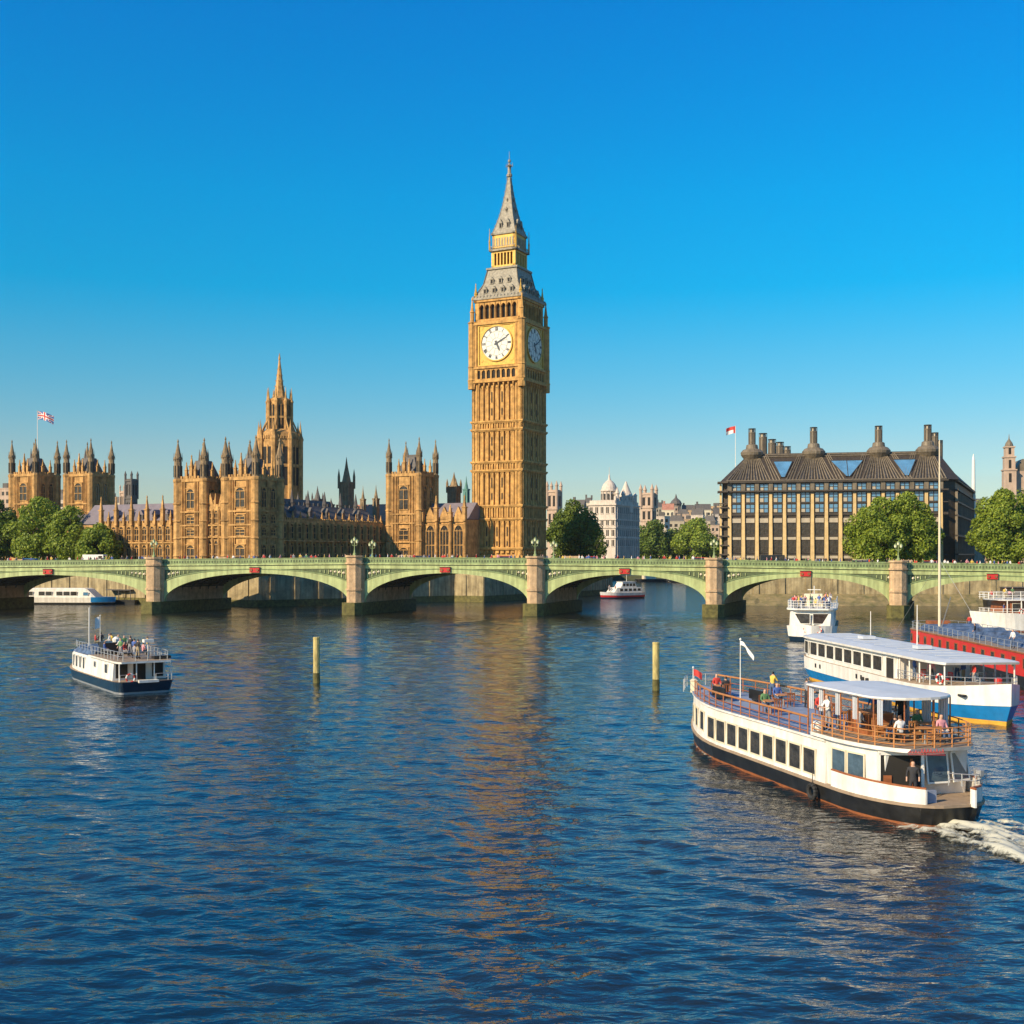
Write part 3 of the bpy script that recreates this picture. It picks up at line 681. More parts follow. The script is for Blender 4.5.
def gwall(m, ax, L, z0, z1, bays, rows, wins, butt=.5, mt=0, ww=.62, hh=.72, pin=None, nwin=2):
    """dress a wall: ax is the matrix taking (along, outward=-y, z); rows = list of string levels"""
    m.T = ax; p = L/bays
    for j in range(bays+1):
        x = j*p; m.box(x-.35, x+.35, -butt-.25, 0, z0, rows[0], mt); m.box(x-.28, x+.28, -butt, 0, rows[0], z1, mt)
        m.box(x-.1, x+.1, -butt-.12, -butt-.002, rows[0], z1-.3, mt)
    for z in rows: m.box(-.3, L+.3, -butt-.12, 0, z-.15, z+.18, mt)
    for j in range(bays*2):      # blind tracery mullions
        if j % 2: continue
        for u in (.14, .86):
            x = j/2*p + u*p; m.box(x-.07, x+.07, -.2, 0, z0+1, z1-.2, mt)
        x = .35
        while x < p-.3:
            if abs(x-p/2) > p*ww/2+.12: m.box(j/2*p+x-.08, j/2*p+x+.08, -.34, 0, z0+.5, z1-.25, mt)
            x += .48
    lv = rows + [z1]
    for a, b in zip([z0]+rows, lv):
        if b-a > 2.6:
            for j in range(bays): wins.append((ax @ Matrix.Translation((j*p+p/2, -.02, a+(b-a)*.12)), p*ww, (b-a)*hh, nwin))
        elif b-a > .9:
            for j in range(bays*4): m.box((j+.3)*p/4, (j+.7)*p/4, -.16, 0, a+.3, b-.3, mt)
    # crenellated parapet
    n = max(2, int(L/.8))
    m.box(-.2, L+.2, -.3, .2, z1-.2, z1+.55, mt)
    for j in range(n): m.box(j*L/n, (j+.55)*L/n, -.28, .15, z1+.55, z1+1.1, mt)
def place_windows(parent, wins):
    for mtx, w_, h, n in wins:
        o = link('window', win_mesh(w_, h, n), parent); o.matrix_local = mtx
def AX(x, y, ang): return Matrix.Translation((x, y, 0)) @ Matrix.Rotation(ang, 4, 'Z')

def pavilion_tower(x0, x1, y0, y1, z1, zt_, rows, extra_roof=True, r=1.05, bays=1, label=None, mid=True):
    m = MB(); wins = []
    m.box(x0, x1, y0, y1, 3, z1, 0); m.box(x0+.3, x1-.3, y0+.3, y1-.3, z1, z1+.2, 1)
    W = x1-x0; D = y1-y0
    gwall(m, AX(x0+1, y0, 0), W-2, 6, z1, bays, rows, wins, .3, ww=.40, hh=.62, nwin=2)
    gwall(m, AX(x1, y0+1, math.pi/2), D-2, 6, z1, max(bays, 1)+1, rows, wins, .3, ww=.5, hh=.62, nwin=2)
    m.T = Matrix.Identity(4)
    o = m.build('tower', [M['stone2'], M['slate']], palace)
    if label: o['label'] = label
    place_windows(o, wins)
    for sx, sy in ((x0, y0), (x1, y0), (x0, y1), (x1, y1)): turret(o, sx, sy, 3, z1+.4, zt_, r)
    if extra_roof:
        q = MB(); cx, cy = (x0+x1)/2, (y0+y1)/2; h = (zt_-z1)
        q.frus(cx, cy, z1+.2, z1+h*.5, W*.36, D*.36, W*.16, D*.16); q.box(cx-W*.17, cx+W*.17, cy-.06, cy+.06, z1+h*.5, z1+h*.58)
        for sx in (-1, 1): q.frus(cx+sx*W*.16, cy, z1+h*.5, z1+h*.78, .22, .22, .02, .02)
        q.build('roof', M['slate'], o)
    if mid:
        for u in (.33, .67):
            pinnacle(o, x0+W*u, y0, z1+.4, z1+(zt_-z1)*.45, .3); pinnacle(o, x1, y0+D*u, z1+.4, z1+(zt_-z1)*.45, .3)
        pinnacle(o, (x0+x1)/2, y0+.2, z1+.4, z1+(zt_-z1)*.62, .4)
    return o

def build_palace():
    pz = 28.5; zt_ = 38.3
    pavilion_tower(-8.6, 0, 0, 8.6, pz, zt_, [8.6, 15.5, 18.2, 21.3], label='turreted corner tower nearest the river')
    pavilion_tower(-22.6, -14.8, 0, 8.6, pz, zt_, [8.6, 15.5, 18.2, 21.3], label='turreted tower at the left end of the near pavilion')
    # middle of the pavilion
    m = MB(); wins = []
    m.box(-15.0, -8.4, .6, 11, 3, 22.2, 0)
    gwall(m, AX(-14.4, .6, 0), 5.5, 6, 21.9, 3, [8.6, 15.5, 18.2], wins, .5, ww=.62, hh=.78)
    m.T = Matrix.Identity(4)
    m.vprism([(-15.0,22),(-8.6,22),(-11.8,30.0)], 4, 9, 1); m.vprism([(-14.4,22),(-12.2,22),(-13.3,25.6)], .3, 4, 0); m.vprism([(-11.2,22),(-9.0,22),(-10.1,25.6)], .3, 4, 0)
    o = m.build('pavilion_wall', [M['stone2'], M['slate']], palace); place_windows(o, wins)
    for x in (-14, -12, -10): pinnacle(o, x, .6, 22, 25.5, .3)
    q = MB(); q.lathe([(1.3, 24), (1.3, 31), (1.5, 31.2), (.5, 35), (.03, 37.5)], -9.6, 9.5, 8); q.build('turret', M['stone_dk'], o)
    # river front
    m = MB(); wins = []; Lf = 47.2
    m.box(-14, -2.6, 8.8, 56, 3, 19.4, 0)
    gwall(m, AX(-2.6, 8.8, math.pi/2), Lf, 5.6, 19.2, 16, [9.4, 14.8], wins, .85, ww=.6, hh=.8)
    m.T = Matrix.Identity(4)
    o = m.build('river_front', [M['stone2']], palace); place_windows(o, wins)
    for j in range(17): pinnacle(o, -3.1, 8.8+j*Lf/16, 19.2, 22.0, .26)
    m = MB(); m.add([(-2.9,9,19.5),(-2.9,56,19.5),(-8.5,9,23.8),(-8.5,56,23.8),(-14,9,19.5),(-14,56,19.5)], [(0,1,3,2),(2,3,5,4),(0,2,4),(1,5,3)])
    for j in range(24): m.box(-8.6, -8.4, 9.2+j*2, 9.9+j*2, 23.8, 24.5)
    rf = m.build('roof', M['slate'], palace)
    for y in (14, 20.5, 27, 34, 41, 48):
        d = MB(); d.box(-5.6, -4.6, y-.5, y+.5, 20, 22.0); d.lathe([(.5,20),(.45,24),(.6,24.2),(.05,27.5)], -7.4, y+2.5, 6); d.add([(-6.4,y-.6,22),(-4.5,y-.6,22),(-4.5,y+.6,22),(-6.4,y+.6,22),(-6.4,y,23.2),(-4.5,y,23.1)], [(0,1,5,4),(2,3,4,5),(1,2,5),(0,4,3)])
        d.build('dormer', M['slate'], rf)
    # body behind with long roofs and chimneys
    m = MB(); m.box(-44, -15, 12, 56, 3, 18.5, 0); m.box(-58, -24, 20, 30, 3, 18, 0)
    m.add([(-24,12,18.5),(-24,56,18.5),(-19.5,12,26),(-19.5,56,26),(-15,12,18.5),(-15,56,18.5)], [(0,1,3,2),(2,3,5,4),(0,2,4),(1,5,3)], 1)
    m.build('inner_range', [M['stone_dk'], M['slate']], palace)
    # low wing to the left
    m = MB(); wins = []
    m.box(-62, -23.6, 7.5, 19, 3, 18.9, 0)
    gwall(m, AX(-53.6, 7.5, 0), 30, 5.6, 18.7, 12, [8.6, 14.4], wins, .6, ww=.6, hh=.8)
    m.T = Matrix.Identity(4)
    o = m.build('wing', [M['stone2']], palace); place_windows(o, wins)
    for j in range(7): pinnacle(o, -53.6+j*5, 6.9, 18.7, 26.0, .42)
    for j in range(6): pinnacle(o, -51.1+j*5, 6.9, 18.7, 22.2, .3)
    m = MB(); m.add([(-62,7.8,19.2),(-23.6,7.8,19.2),(-62,13,24.2),(-23.6,13,24.2),(-62,19,19.2),(-23.6,19,19.2)], [(0,1,3,2),(2,3,5,4),(0,2,4),(1,5,3)])
    rf = m.build('roof', M['lead'], palace)
    for j in range(7):
        x = -50.5+j*4.2; d = MB(); d.box(x-.55, x+.55, 8.6, 10.2, 19.5, 21.3, 0); d.vprism([(x-.8,21.3),(x+.8,21.3),(x,22.5)], 8.5, 10.5, 1); d.build('dormer', [M['slate'], M['lead']], rf)
    # link wing behind the trees and the two far square towers
    m = MB(); m.box(-104, -60, 20, 31, 3, 18.5, 0); m.add([(-104,20,18.5),(-60,20,18.5),(-104,25.5,22.5),(-60,25.5,22.5),(-104,31,18.5),(-60,31,18.5)], [(0,1,3,2),(2,3,5,4),(0,2,4),(1,5,3)], 1)
    m.build('wing', [M['stone2'], M['slate']], palace)
    for (cx, cy, lb) in ((-93.8, 22.5, 'leftmost square turreted tower with a flagpole behind it'), (-79.9, 29.0, 'square turreted tower rising between two clumps of trees')):
        pavilion_tower(cx-9.2, cx, cy, cy+7.6, 33.4, 43.6, [8.6, 15.5, 20, 25.6], r=.95, label=lb)
    # square tower at the far end of the river front
    pavilion_tower(0-.4, 8.9, 55.8, 64.3, 32.4, 42.4, [9.4, 14.8, 19.8, 22.2], r=.85, label='square turreted tower at the far end of the shaded river front')
    # hall between that tower and the clock tower
    m = MB(); wins = []
    m.box(8.9, 22.4, 57, 70, 3, 20.6, 0)
    gwall(m, AX(9.6, 57, 0), 12.6, 6, 20.2, 3, [9.0], wins, .9, ww=.62, hh=.8, nwin=3)
    m.T = Matrix.Identity(4)
    for j in range(3): m.vprism([(10+j*4.2, 20.6), (13.3+j*4.2, 20.6), (11.65+j*4.2, 24.0)], 56.7, 57.4, 0)
    o = m.build('hall', [M['stone2']], palace); place_windows(o, wins)
    for j in range(4): pinnacle(o, 9.6+j*4.2, 56.2, 20.2, 27.0 if j % 2 else 24.5, .5)
    m = MB(); m.add([(8.9,57.6,20.7),(22.4,57.6,20.7),(8.9,62.5,25.2),(22.4,62.5,25.2),(8.9,70,20.7),(22.4,70,20.7)], [(0,1,3,2),(2,3,5,4),(0,2,4),(1,5,3)])
    m.build('roof', M['lead'], palace)
    # skyline spires: square base, corner pinnacles, crocketed spire
    def spire(px, Y, ytip, wpx, ybase, mt, four=True):
        p = ploc(px, Y); s = Y/FPX; z1 = wz(ytip, Y); zb = wz(ybase, Y); r = wpx*s/2/1.2
        m = MB(); zm = zb+(z1-zb)*.45
        m.box(p.x-r, p.x+r, p.y-r, p.y+r, 10, zm); m.box(p.x-r*1.15, p.x+r*1.15, p.y-r*1.15, p.y+r*1.15, zm, zm+.4)
        m.lathe([(r*.85, zm+.4), (r*.3, zm+(z1-zm)*.6), (r*.12, zm+(z1-zm)*.85), (.04, z1)], p.x, p.y, 8)
        if four:
            for sx in (-1,1):
                for sy in (-1,1): m.lathe([(r*.24, zm-1.5), (r*.24, zm+(z1-zm)*.25), (.03, zm+(z1-zm)*.55)], p.x+sx*r, p.y+sy*r, 6)
        for a in range(4):
            c_, s_ = [(1,0),(0,1),(-1,0),(0,-1)][a]; m.box(p.x+c_*r-.16, p.x+c_*r+.16, p.y+s_*r-.16, p.y+s_*r+.16, zb+(zm-zb)*.2, zm-.5)
        return m.build('spire', M[mt], palace)
    spire(346.5, 345, 457, 13, 505, 'stone_dk'); spire(306, 322, 494, 7, 512, 'slate', False); spire(317.5, 325, 486, 9, 512, 'slate'); spire(331, 330, 498, 6, 512, 'slate', False)
    spire(363, 322, 486, 5, 512, 'stone_dk', False); spire(376, 325, 485, 6, 512, 'stone_dk', False); spire(454, 330, 472, 12, 500, 'stone_dk'); spire(466.3, 345, 476, 6, 502, 'copper', False)
    spire(298, 318, 492, 5, 510, 'slate', False); spire(389, 335, 492, 4, 512, 'stone_dk', False)
    # red roofed range beyond the river front
    p = ploc(385, 352); m = MB(); m.box(p.x-16, p.x+12, p.y-3, p.y+6, 8, 21.5, 0)
    m.add([(p.x-16,p.y-3,21.5),(p.x+12,p.y-3,21.5),(p.x-16,p.y+1.5,26.5),(p.x+12,p.y+1.5,26.5),(p.x-16,p.y+6,21.5),(p.x+12,p.y+6,21.5)], [(0,1,3,2),(2,3,5,4),(0,2,4),(1,5,3)], 1)
    m.build('rear_range', [M['stone_dk'], M['redroof']], palace)
    # great octagonal tower and spire
    p = ploc(279.5, 332); x, y = p.x, p.y; s = 332/FPX; Z = lambda py: wz(py, 332)
    m = MB()
    m.lathe([(6.3, 8), (6.3, Z(440)), (6.0, Z(434)), (4.5, Z(430))], x, y, 8, 0)
    m.lathe([(3.7, Z(436)), (3.3, Z(402)), (3.5, Z(400)), (2.4, Z(398))], x, y, 8, 0)
    m.lathe([(2.1, Z(400)), (1.2, Z(385)), (.55, Z(368)), (.25, Z(360)), (.4, Z(359)), (.05, Z(353))], x, y, 8, 0)
    for k in range(8):
        a = k*math.pi/4 + math.pi/8; c_, s_ = math.cos(a), math.sin(a); b = k*math.pi/4; cb, sb = math.cos(b), math.sin(b)
        m.lathe([(.85, 8), (.85, Z(442)), (1.05, Z(440)), (.6, Z(436)), (.1, Z(424)), (.03, Z(421))], x+c_*6.5, y+s_*6.5, 6, 0)
        m.lathe([(.55, Z(440)), (.5, Z(404)), (.65, Z(402)), (.35, Z(400)), (.04, Z(388))], x+c_*3.75, y+s_*3.75, 6, 0)
        m.tube((x+c_*6.3, y+s_*6.3, Z(437)), (x+c_*3.9, y+s_*3.9, Z(420)), .3, .25, 5, 0)
        m.T = Matrix.Translation((x, y, 0)) @ Matrix.Rotation(b, 4, 'Z')
        for dy in (-1.0, 1.0): m.box(5.82, 5.9, dy-.7, dy+.7, Z(486), Z(448), 1)
        m.box(5.8, 6.05, -2.2, 2.2, Z(468), Z(465), 0); m.box(5.8, 6.1, -.2, .2, Z(488), Z(446), 0)
        for q in range(6): m.box(5.9, 6.15, -2.2+q*.8, -1.8+q*.8, Z(440), Z(436.5), 0)
        m.box(3.1, 3.5, -.6, .6, Z(430), Z(406), 1); m.box(3.1, 3.6, -.1, .1, Z(430), Z(405), 0); m.box(3.1, 3.62, -1, 1, Z(419), Z(417), 0)
        m.T = Matrix.Identity(4)
        for u in range(6):
            zz = Z(398-u*5.5); rr = 2.0-u*.3; m.tube((x+c_*rr, y+s_*rr, zz), (x+c_*(rr+.3), y+s_*(rr+.3), zz+.35), .09, .03, 4, 0)
    o = m.build('central_tower', [M['stone2'], M['dark']], palace); o.scale = (.9,.9,1); o.location = (x*.1, y*.1, 0); o['label'] = 'tall octagonal central tower ending in a slender spire'
build_palace()
# ------------------------------------------------------------------ dark roofed office block on the right
def office():
    O = Vector((52.85, 302, 0)); rz = -R(12)
    t = thing('office_building', 'broad office block with pale columns, dark bronze roof and tall chimneys', 'office block', O, rz)
    inv = (Matrix.Translation(O) @ Matrix.Rotation(rz, 4, 'Z')).inverted()
    foot = [(0,1.5),(2.2,0),(52.2,0),(56,2.6),(69.8,63.9),(4,63.9)]
    z0, ze = 4, 29.7
    m = MB(); m.prism(foot, z0, ze, 0); m.build('wall', M['bronze_dk'], t)
    bays = 15; p = 50.4/bays; x0 = 1.9
    for j in range(bays+1):
        x = x0 + j*p; c = MB()
        c.add([(x-.52,-.75,z0),(x+.52,-.75,z0),(x+.52,.1,z0),(x-.52,.1,z0),(x-.36,-.55,26.6),(x+.36,-.55,26.6),(x+.36,.1,26.6),(x-.36,.1,26.6)],
              [(0,3,2,1),(4,5,6,7),(0,1,5,4),(1,2,6,5),(2,3,7,6),(3,0,4,7)])
        c.build('column', M['sandcol'], t)
        c = MB(); c.box(x-.5, x+.5, -.62, .1, 26.602, 29.6); c.build('column_cap', M['bronze'], t)
    # floor bands, pale spandrel panels
    b = MB()
    for z, h, d in ((27.15,.35,1.25),(29.45,.4,1.0),(24.25,.25,.35),(21.3,.6,.3),(16.0,.3,.32),(11.4,.3,.32)): b.box(-.8, 54, -d, .2, z, z+h, 0)
    for j in range(bays):
        xa = x0+j*p+.6; xb = xa+p-1.2
        b.box(xa, xb, -.2, .1, 19.5, 20.6, 1); b.box(xa, xb, -.2, .1, 15.25, 15.95, 1); b.box(xa, xb, -.2, .1, 10.6, 11.3, 1)
    b.build('floor_band', [M['bronze_dk'], M['panel']], t)
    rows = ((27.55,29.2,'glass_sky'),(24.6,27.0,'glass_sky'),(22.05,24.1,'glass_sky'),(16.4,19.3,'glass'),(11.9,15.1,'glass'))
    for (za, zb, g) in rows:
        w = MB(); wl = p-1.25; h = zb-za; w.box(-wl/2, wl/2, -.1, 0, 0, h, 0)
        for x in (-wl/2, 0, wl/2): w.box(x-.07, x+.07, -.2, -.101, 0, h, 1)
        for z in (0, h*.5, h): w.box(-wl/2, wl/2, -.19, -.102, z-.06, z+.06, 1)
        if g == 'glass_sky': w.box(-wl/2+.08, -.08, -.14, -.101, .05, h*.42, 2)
        me = w.data('window', [M[g], M['bronze_dk'], M['panel']])
        for j in range(bays):
            o = link('window', me, t, (x0+j*p+p/2, -.02, za))
    # chamfered left end with projecting ledges, right end and dark flank
    lg = MB()
    for z in (8.5, 11.4, 13.7, 16, 18.4, 20.8, 23.2): lg.prism([(-.7,3),(-.5,.2),(1.6,-1.0),(1.6,.2),(.2,1.7)], z, z+.35, 0)
    for z in (27.15, 29.45): lg.prism([(-1.3,4),(-1.1,-.2),(1.6,-2.0),(1.6,.2),(.2,1.7)], z, z+.45, 0)
    lg.box(-.6, -.1, .6, 1.3, z0, 29.3, 1); 
    lg.build('ledge', [M['bronze_dk'], M['sandcol']], t)
    fl = MB(); d = Vector((13.8, 61.3, 0)); ang = math.atan2(d.y, d.x); fl.T = Matrix.Translation((56,2.6,0)) @ Matrix.Rotation(ang, 4, 'Z')
    for j in range(17): fl.box(j*3.7-.3, j*3.7+.3, -.6, -.02, z0, 27, 0)
    for z in (11.4, 16, 20.9, 24.2, 27.2, 29.4): fl.box(-.3, 62, -.8, -.02, z, z+.4, 1)
    for j in range(16):
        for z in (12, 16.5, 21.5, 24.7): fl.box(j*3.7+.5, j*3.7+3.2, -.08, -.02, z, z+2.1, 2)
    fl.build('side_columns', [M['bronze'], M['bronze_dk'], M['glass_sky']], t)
    # roof
    rf = MB(); z1 = 37.0
    eave = [(-.6,1.2),(1.8,-.8),(53,-.8),(57,2.2),(70.8,64.5),(3.5,64.5)]
    ridge = [(6.0,9),(6.6,8.6),(52.0,8.6),(53.0,9.4),(61,54),(12,54)]
    n = len(eave); rf.loft([[(x,y,ze+.15) for x,y in eave],[(x,y,z1) for x,y in ridge]])
    rf.loft([[(x,y,z1-.1) for x,y in ridge],[(x*.985+.5,y*.98+.4,z1+.5) for x,y in ridge]])
    roof = rf.build('roof', M['bronze_dk'], t)
    def on(u, v): # u along eave x, v 0..1 up slope
        return Vector((u, -.8+9.4*v, ze+.15+(z1-ze-.15)*v))
    rb = MB(); chim = [7.3, 22.7, 38.6, 50.4]; cents = [(a+b)/2 for a, b in zip(chim, chim[1:])]
    for c in chim:
        for k in range(-9, 10):
            u0 = c + k*.78
            if u0 < .6 or u0 > 54.0: continue
            u1 = c + k*.26 
            if abs(k) >= 7: u1 = c + k*.42
            a = on(u0, 0); b = on(min(max(u1, 6.5), 52), 1); a.z += .1; b.z += .1; a.y -= .1; b.y -= .1
            rb.tube(a, b, .2, .13, 4)
    for v in (.0, .93, 1.0):
        rb.tube(on(1.2, v)+Vector((5.2*v,-.1,.1)), on(53.2, v)+Vector((-1.2*v,-.1,.1)), .2, .2, 4)
    rb.build('roof_ribs', M['bronze'], roof)
    for c in chim:   # attic windows between the ribs
        for u in (-3.1, -1.1, 1.1, 3.1):
            q = MB(); 
            if not 1.5 < c+u < 52: continue
            a = on(c+u-.5, .05); b = on(c+u+.5, .05); cc = on(c+u*.72, .5); off = Vector((0,-.12,.1))
            q.add([tuple(a+off), tuple(b+off), tuple(cc+off)], [(0,1,2)]); q.build('attic_window', M['glass'], roof)
    for c, hw in zip(cents, (2.4, 4.0, 2.7)):
        q = MB(); off = Vector((0,-.2,.22)); a = on(c-hw, .72)+off; b = on(c+hw, .72)+off; d0 = on(c-.5, .12)+off; d1 = on(c+.5, .12)+off
        q.add([tuple(a), tuple(b), tuple(d1), tuple(d0)], [(0,1,2,3)], 0)
        for pa, pb in ((a,b),(b,d1),(a,d0)): q.tube(pa, pb, .14, .14, 4, 1)
        if hw > 3: q.tube((a+b)/2, (d0+d1)/2, .1, .1, 4, 1)
        q.build('skylight', [M['glass_sky'], M['bronze_dk']], roof)
    def stack(x, y, zt, r=.85, base=True):
        q = MB()
        if base: q.lathe([(2.0, z1-1.0), (2.85, z1+.1), (2.95, z1+.75), (2.3, z1+1.5), (1.6, z1+1.75), (1.45, z1+2.7), (r+.25, z1+2.9)], x, y, 16, 0)
        q.lathe([(r, z1-.5), (r, zt-1.3), (r*1.08, zt-1.25), (r*1.08, zt-1.0)], x, y, 12, 0)
        for k in range(8):
            a = k*math.pi/4; q.box(x+r*math.cos(a)-.07, x+r*math.cos(a)+.07, y+r*math.sin(a)-.07, y+r*math.sin(a)+.07, z1+3 if base else z1, zt, 1)
        q.lathe([(r*1.1, zt-.15), (r*1.15, zt), (r*.9, zt+.02)], x, y, 12, 1)
        q.lathe([(r*.75, zt-1.0), (r*.75, zt-.3)], x, y, 12, 2)
        q.build('chimney', [M['bronze'], M['bronze_dk'], M['panel']], t)
    for c in chim: stack(c, 8.8, z1+7.0)
    for px, Y, zt in ((763,317,z1+6.6),(772,326,z1+5.9),(780,335,z1+6.0),(787,344,z1+5.6)):
        q = inv @ Vector((wx(px, Y), Y, 0)); stack(q.x, q.y, zt, 1.0, False)
    for px, Y, zt in ((935,318,z1+6.9),(939.5,330,z1+6.0)):
        q = inv @ Vector((wx(px, Y), Y, 0)); stack(q.x, q.y, zt, .8, False)
office()

# ------------------------------------------------------------------ distant buildings
def whitehall():
    s = 430; rz = TH
    cx = wx(615.5, s); t = thing('ministry_building', 'white stone building with two domed turrets rising between two clumps of trees', 'ministry building', (cx, s, 0), rz)
    Z = lambda y: wz(y, s)
    # local +X right (bright face tangent), +Y away; bright face width from px 586 to 611
    m = MB(); m.box(-10.5, 0, 0, 24, 4, Z(505), 0); m.box(-10.9, .4, -.4, 24.4, Z(505), Z(503.5), 0); m.box(-10.2, -.3, .3, 24, Z(503.5), Z(500), 0)
    for z in (Z(520), Z(528), Z(538)): m.box(-10.8, .3, -.3, 24.3, z, z+.5, 0)
    for j in range(12):
        y = 1+j*2; m.box(.02, .45, y-.2, y+.2, 5, Z(506), 0)
        if j % 3 == 1: m.lathe([(.75, Z(503.5)), (.7, Z(494)), (.9, Z(493)), (.05, Z(486+j*.4))], -.5, y, 8, 0)
        elif j % 3 == 0: m.box(-.9, -.1, y-.45, y+.45, Z(503.5), Z(496), 0)
    wl = m.build('wall', M['whitestone'], t)
    wm = MB(); wm.box(-.5, .5, -.07, 0, 0, 2.2, 0); wm.box(-.07, .07, -.12, -.071, 0, 2.2, 1); wm.box(-.65, .65, -.2, 0, -.25, -.02, 1)
    me = wm.data('window', [M['glass'], M['whitestone']])
    for z in (Z(513), Z(525), Z(536), Z(546)):
        for j in range(5): link('window', me, t, (-9.4+j*2.1, -.02, z))
        for j in range(11): link('window', me, t, (.02, 2+j*2, z), math.pi/2)
    def dome(x, y, zb, r, zd, ztip, lb):
        q = MB(); q.lathe([(r, zb-4), (r, zb), (r*1.1, zb+.2), (r*.95, zb+.5), (r*.95, zd-.8), (r*1.12, zd-.5), (r*1.08, zd)], x, y, 12, 0)
        for k in range(12):
            a = k*math.pi/6; q.tube((x+r*math.cos(a), y+r*math.sin(a), zb+.5), (x+r*math.cos(a), y+r*math.sin(a), zd-.6), .2, .2, 5, 0)
            a += math.pi/12; q.box(x+r*.97*math.cos(a)-.25, x+r*.97*math.cos(a)+.25, y+r*.97*math.sin(a)-.25, y+r*.97*math.sin(a)+.25, zb+1, zd-1.5, 1)
        if lb: pr = [(r, zd), (r*.93, zd+1.0), (r*.75, zd+2.1), (r*.45, zd+3.1), (r*.2, zd+3.6), (.35, zd+4.4), (.3, zd+5.4), (.1, zd+5.6), (.05, ztip)]
        else: pr = [(r, zd), (r*.7, zd+1.6), (r*.35, zd+3.6), (.25, zd+5.2), (.05, ztip)]
        q.lathe(pr, x, y, 14, 0); q.build('dome', [M['whitestone'], M['glass']], t)
    dome(-4.2, 4.5, Z(502), 2.9, Z(489), Z(466), True); dome(-2.0, 15.5, Z(500), 2.5, Z(493.5), Z(483), False)
whitehall()

def small_tower(name, label, cat, px, s, wpx, ytop, mats, pinn=4, rz=TH, ybase=556):
    k = s/FPX; w_ = wpx*k/1.34; t = thing(name, label, cat, (wx(px, s), s, 0), rz); m = MB(); zt = wz(ytop, s); h = w_/2
    m.box(-h, h, -h, h, 4, zt, 0)
    for z in (zt-1, zt-8, zt-15): m.box(-h-.3, h+.3, -h-.3, h+.3, z, z+.6, 0)
    m.build('wall', mats[0], t)
    for sx in (-1, 1):
        for sy in (-1, 1): 
            q = MB(); q.lathe([(.7*h*.4, zt-8), (.7*h*.4, zt+1.4), (.9*h*.4, zt+1.6), (.02, zt+1.6+h)], sx*h, sy*h, 8); q.build('pinnacle', mats[0], t)
    wm = MB(); wm.box(-h*.22, h*.22, -.08, 0, 0, 4.2, 0); wm.box(-h*.28, h*.28, -.2, 0, 4.2, 4.6, 1); me = wm.data('window', [M['dark'], mats[0]])
    for z in (zt-6.6, zt-13.8):
        for x in (-h*.45, h*.45): link('window', me, t, (x, -h, z)); link('window', me, t, (h, x, z), math.pi/2)
    return t
small_tower('church_tower', 'pale stone church tower just right of the clock tower above dark trees', 'church tower', 554, 480, 14, 490, [M['pinkstone']])
small_tower('church_tower', 'square stone tower with corner pinnacles right of the white domed building', 'church tower', 648.5, 625, 16, 493, [M['pinkstone']])
small_tower('church_tower', 'dark grey tower far behind the low palace wing', 'church tower', 131.5, 480, 11, 479, [M['slate']])
small_tower('church_tower', 'small pale tower behind the low palace wing beside the grey tower', 'church tower', 124, 500, 7, 491, [M['pinkstone']])

def right_church():
    s = 390; k = s/FPX; t = thing('church', 'pale church with a slim domed bell tower above the trees at the right edge', 'church', (wx(1009, s), s, 0), -R(12)); Z = lambda y: wz(y, s)
    m = MB(); w_ = 1.7
    for a, b, q in ((4, Z(470), 1.9), (Z(470), Z(457), 1.65), (Z(457), Z(447), 1.4)):
        m.box(-q, q, -q, q, a, b, 0); m.box(-q-.25, q+.25, -q-.25, q+.25, b-.3, b+.15, 0)
    m.build('tower', M['pinkstone'], t)
    for z, hh in ((Z(453), 1.8), (Z(467), 2.2), (Z(481), 2.4)):
        q = MB(); q.box(-.4, .4, -2.0 if z < Z(470) else (-1.7 if z < Z(457) else -1.45), -1.3, z-.5, z+hh, 0); q.build('window', M['dark'], t)
    q = MB(); q.lathe([(1.3, Z(447)), (1.35, Z(446)), (1.05, Z(443)), (.5, Z(440.5)), (.2, Z(439)), (.04, Z(434))], 0, 0, 10); q.build('dome', M['bronze'], t)
    m = MB(); m.box(2, 26, .5, 14, 4, Z(471), 0); b = m.build('wall', M['pinkstone'], t)
    m = MB(); m.vprism([(1.8, Z(471)), (26, Z(471)), (26, Z(459)), (4.2, Z(459))], .5, 14, 0); m.build('roof', M['bronze'], t)
right_church()

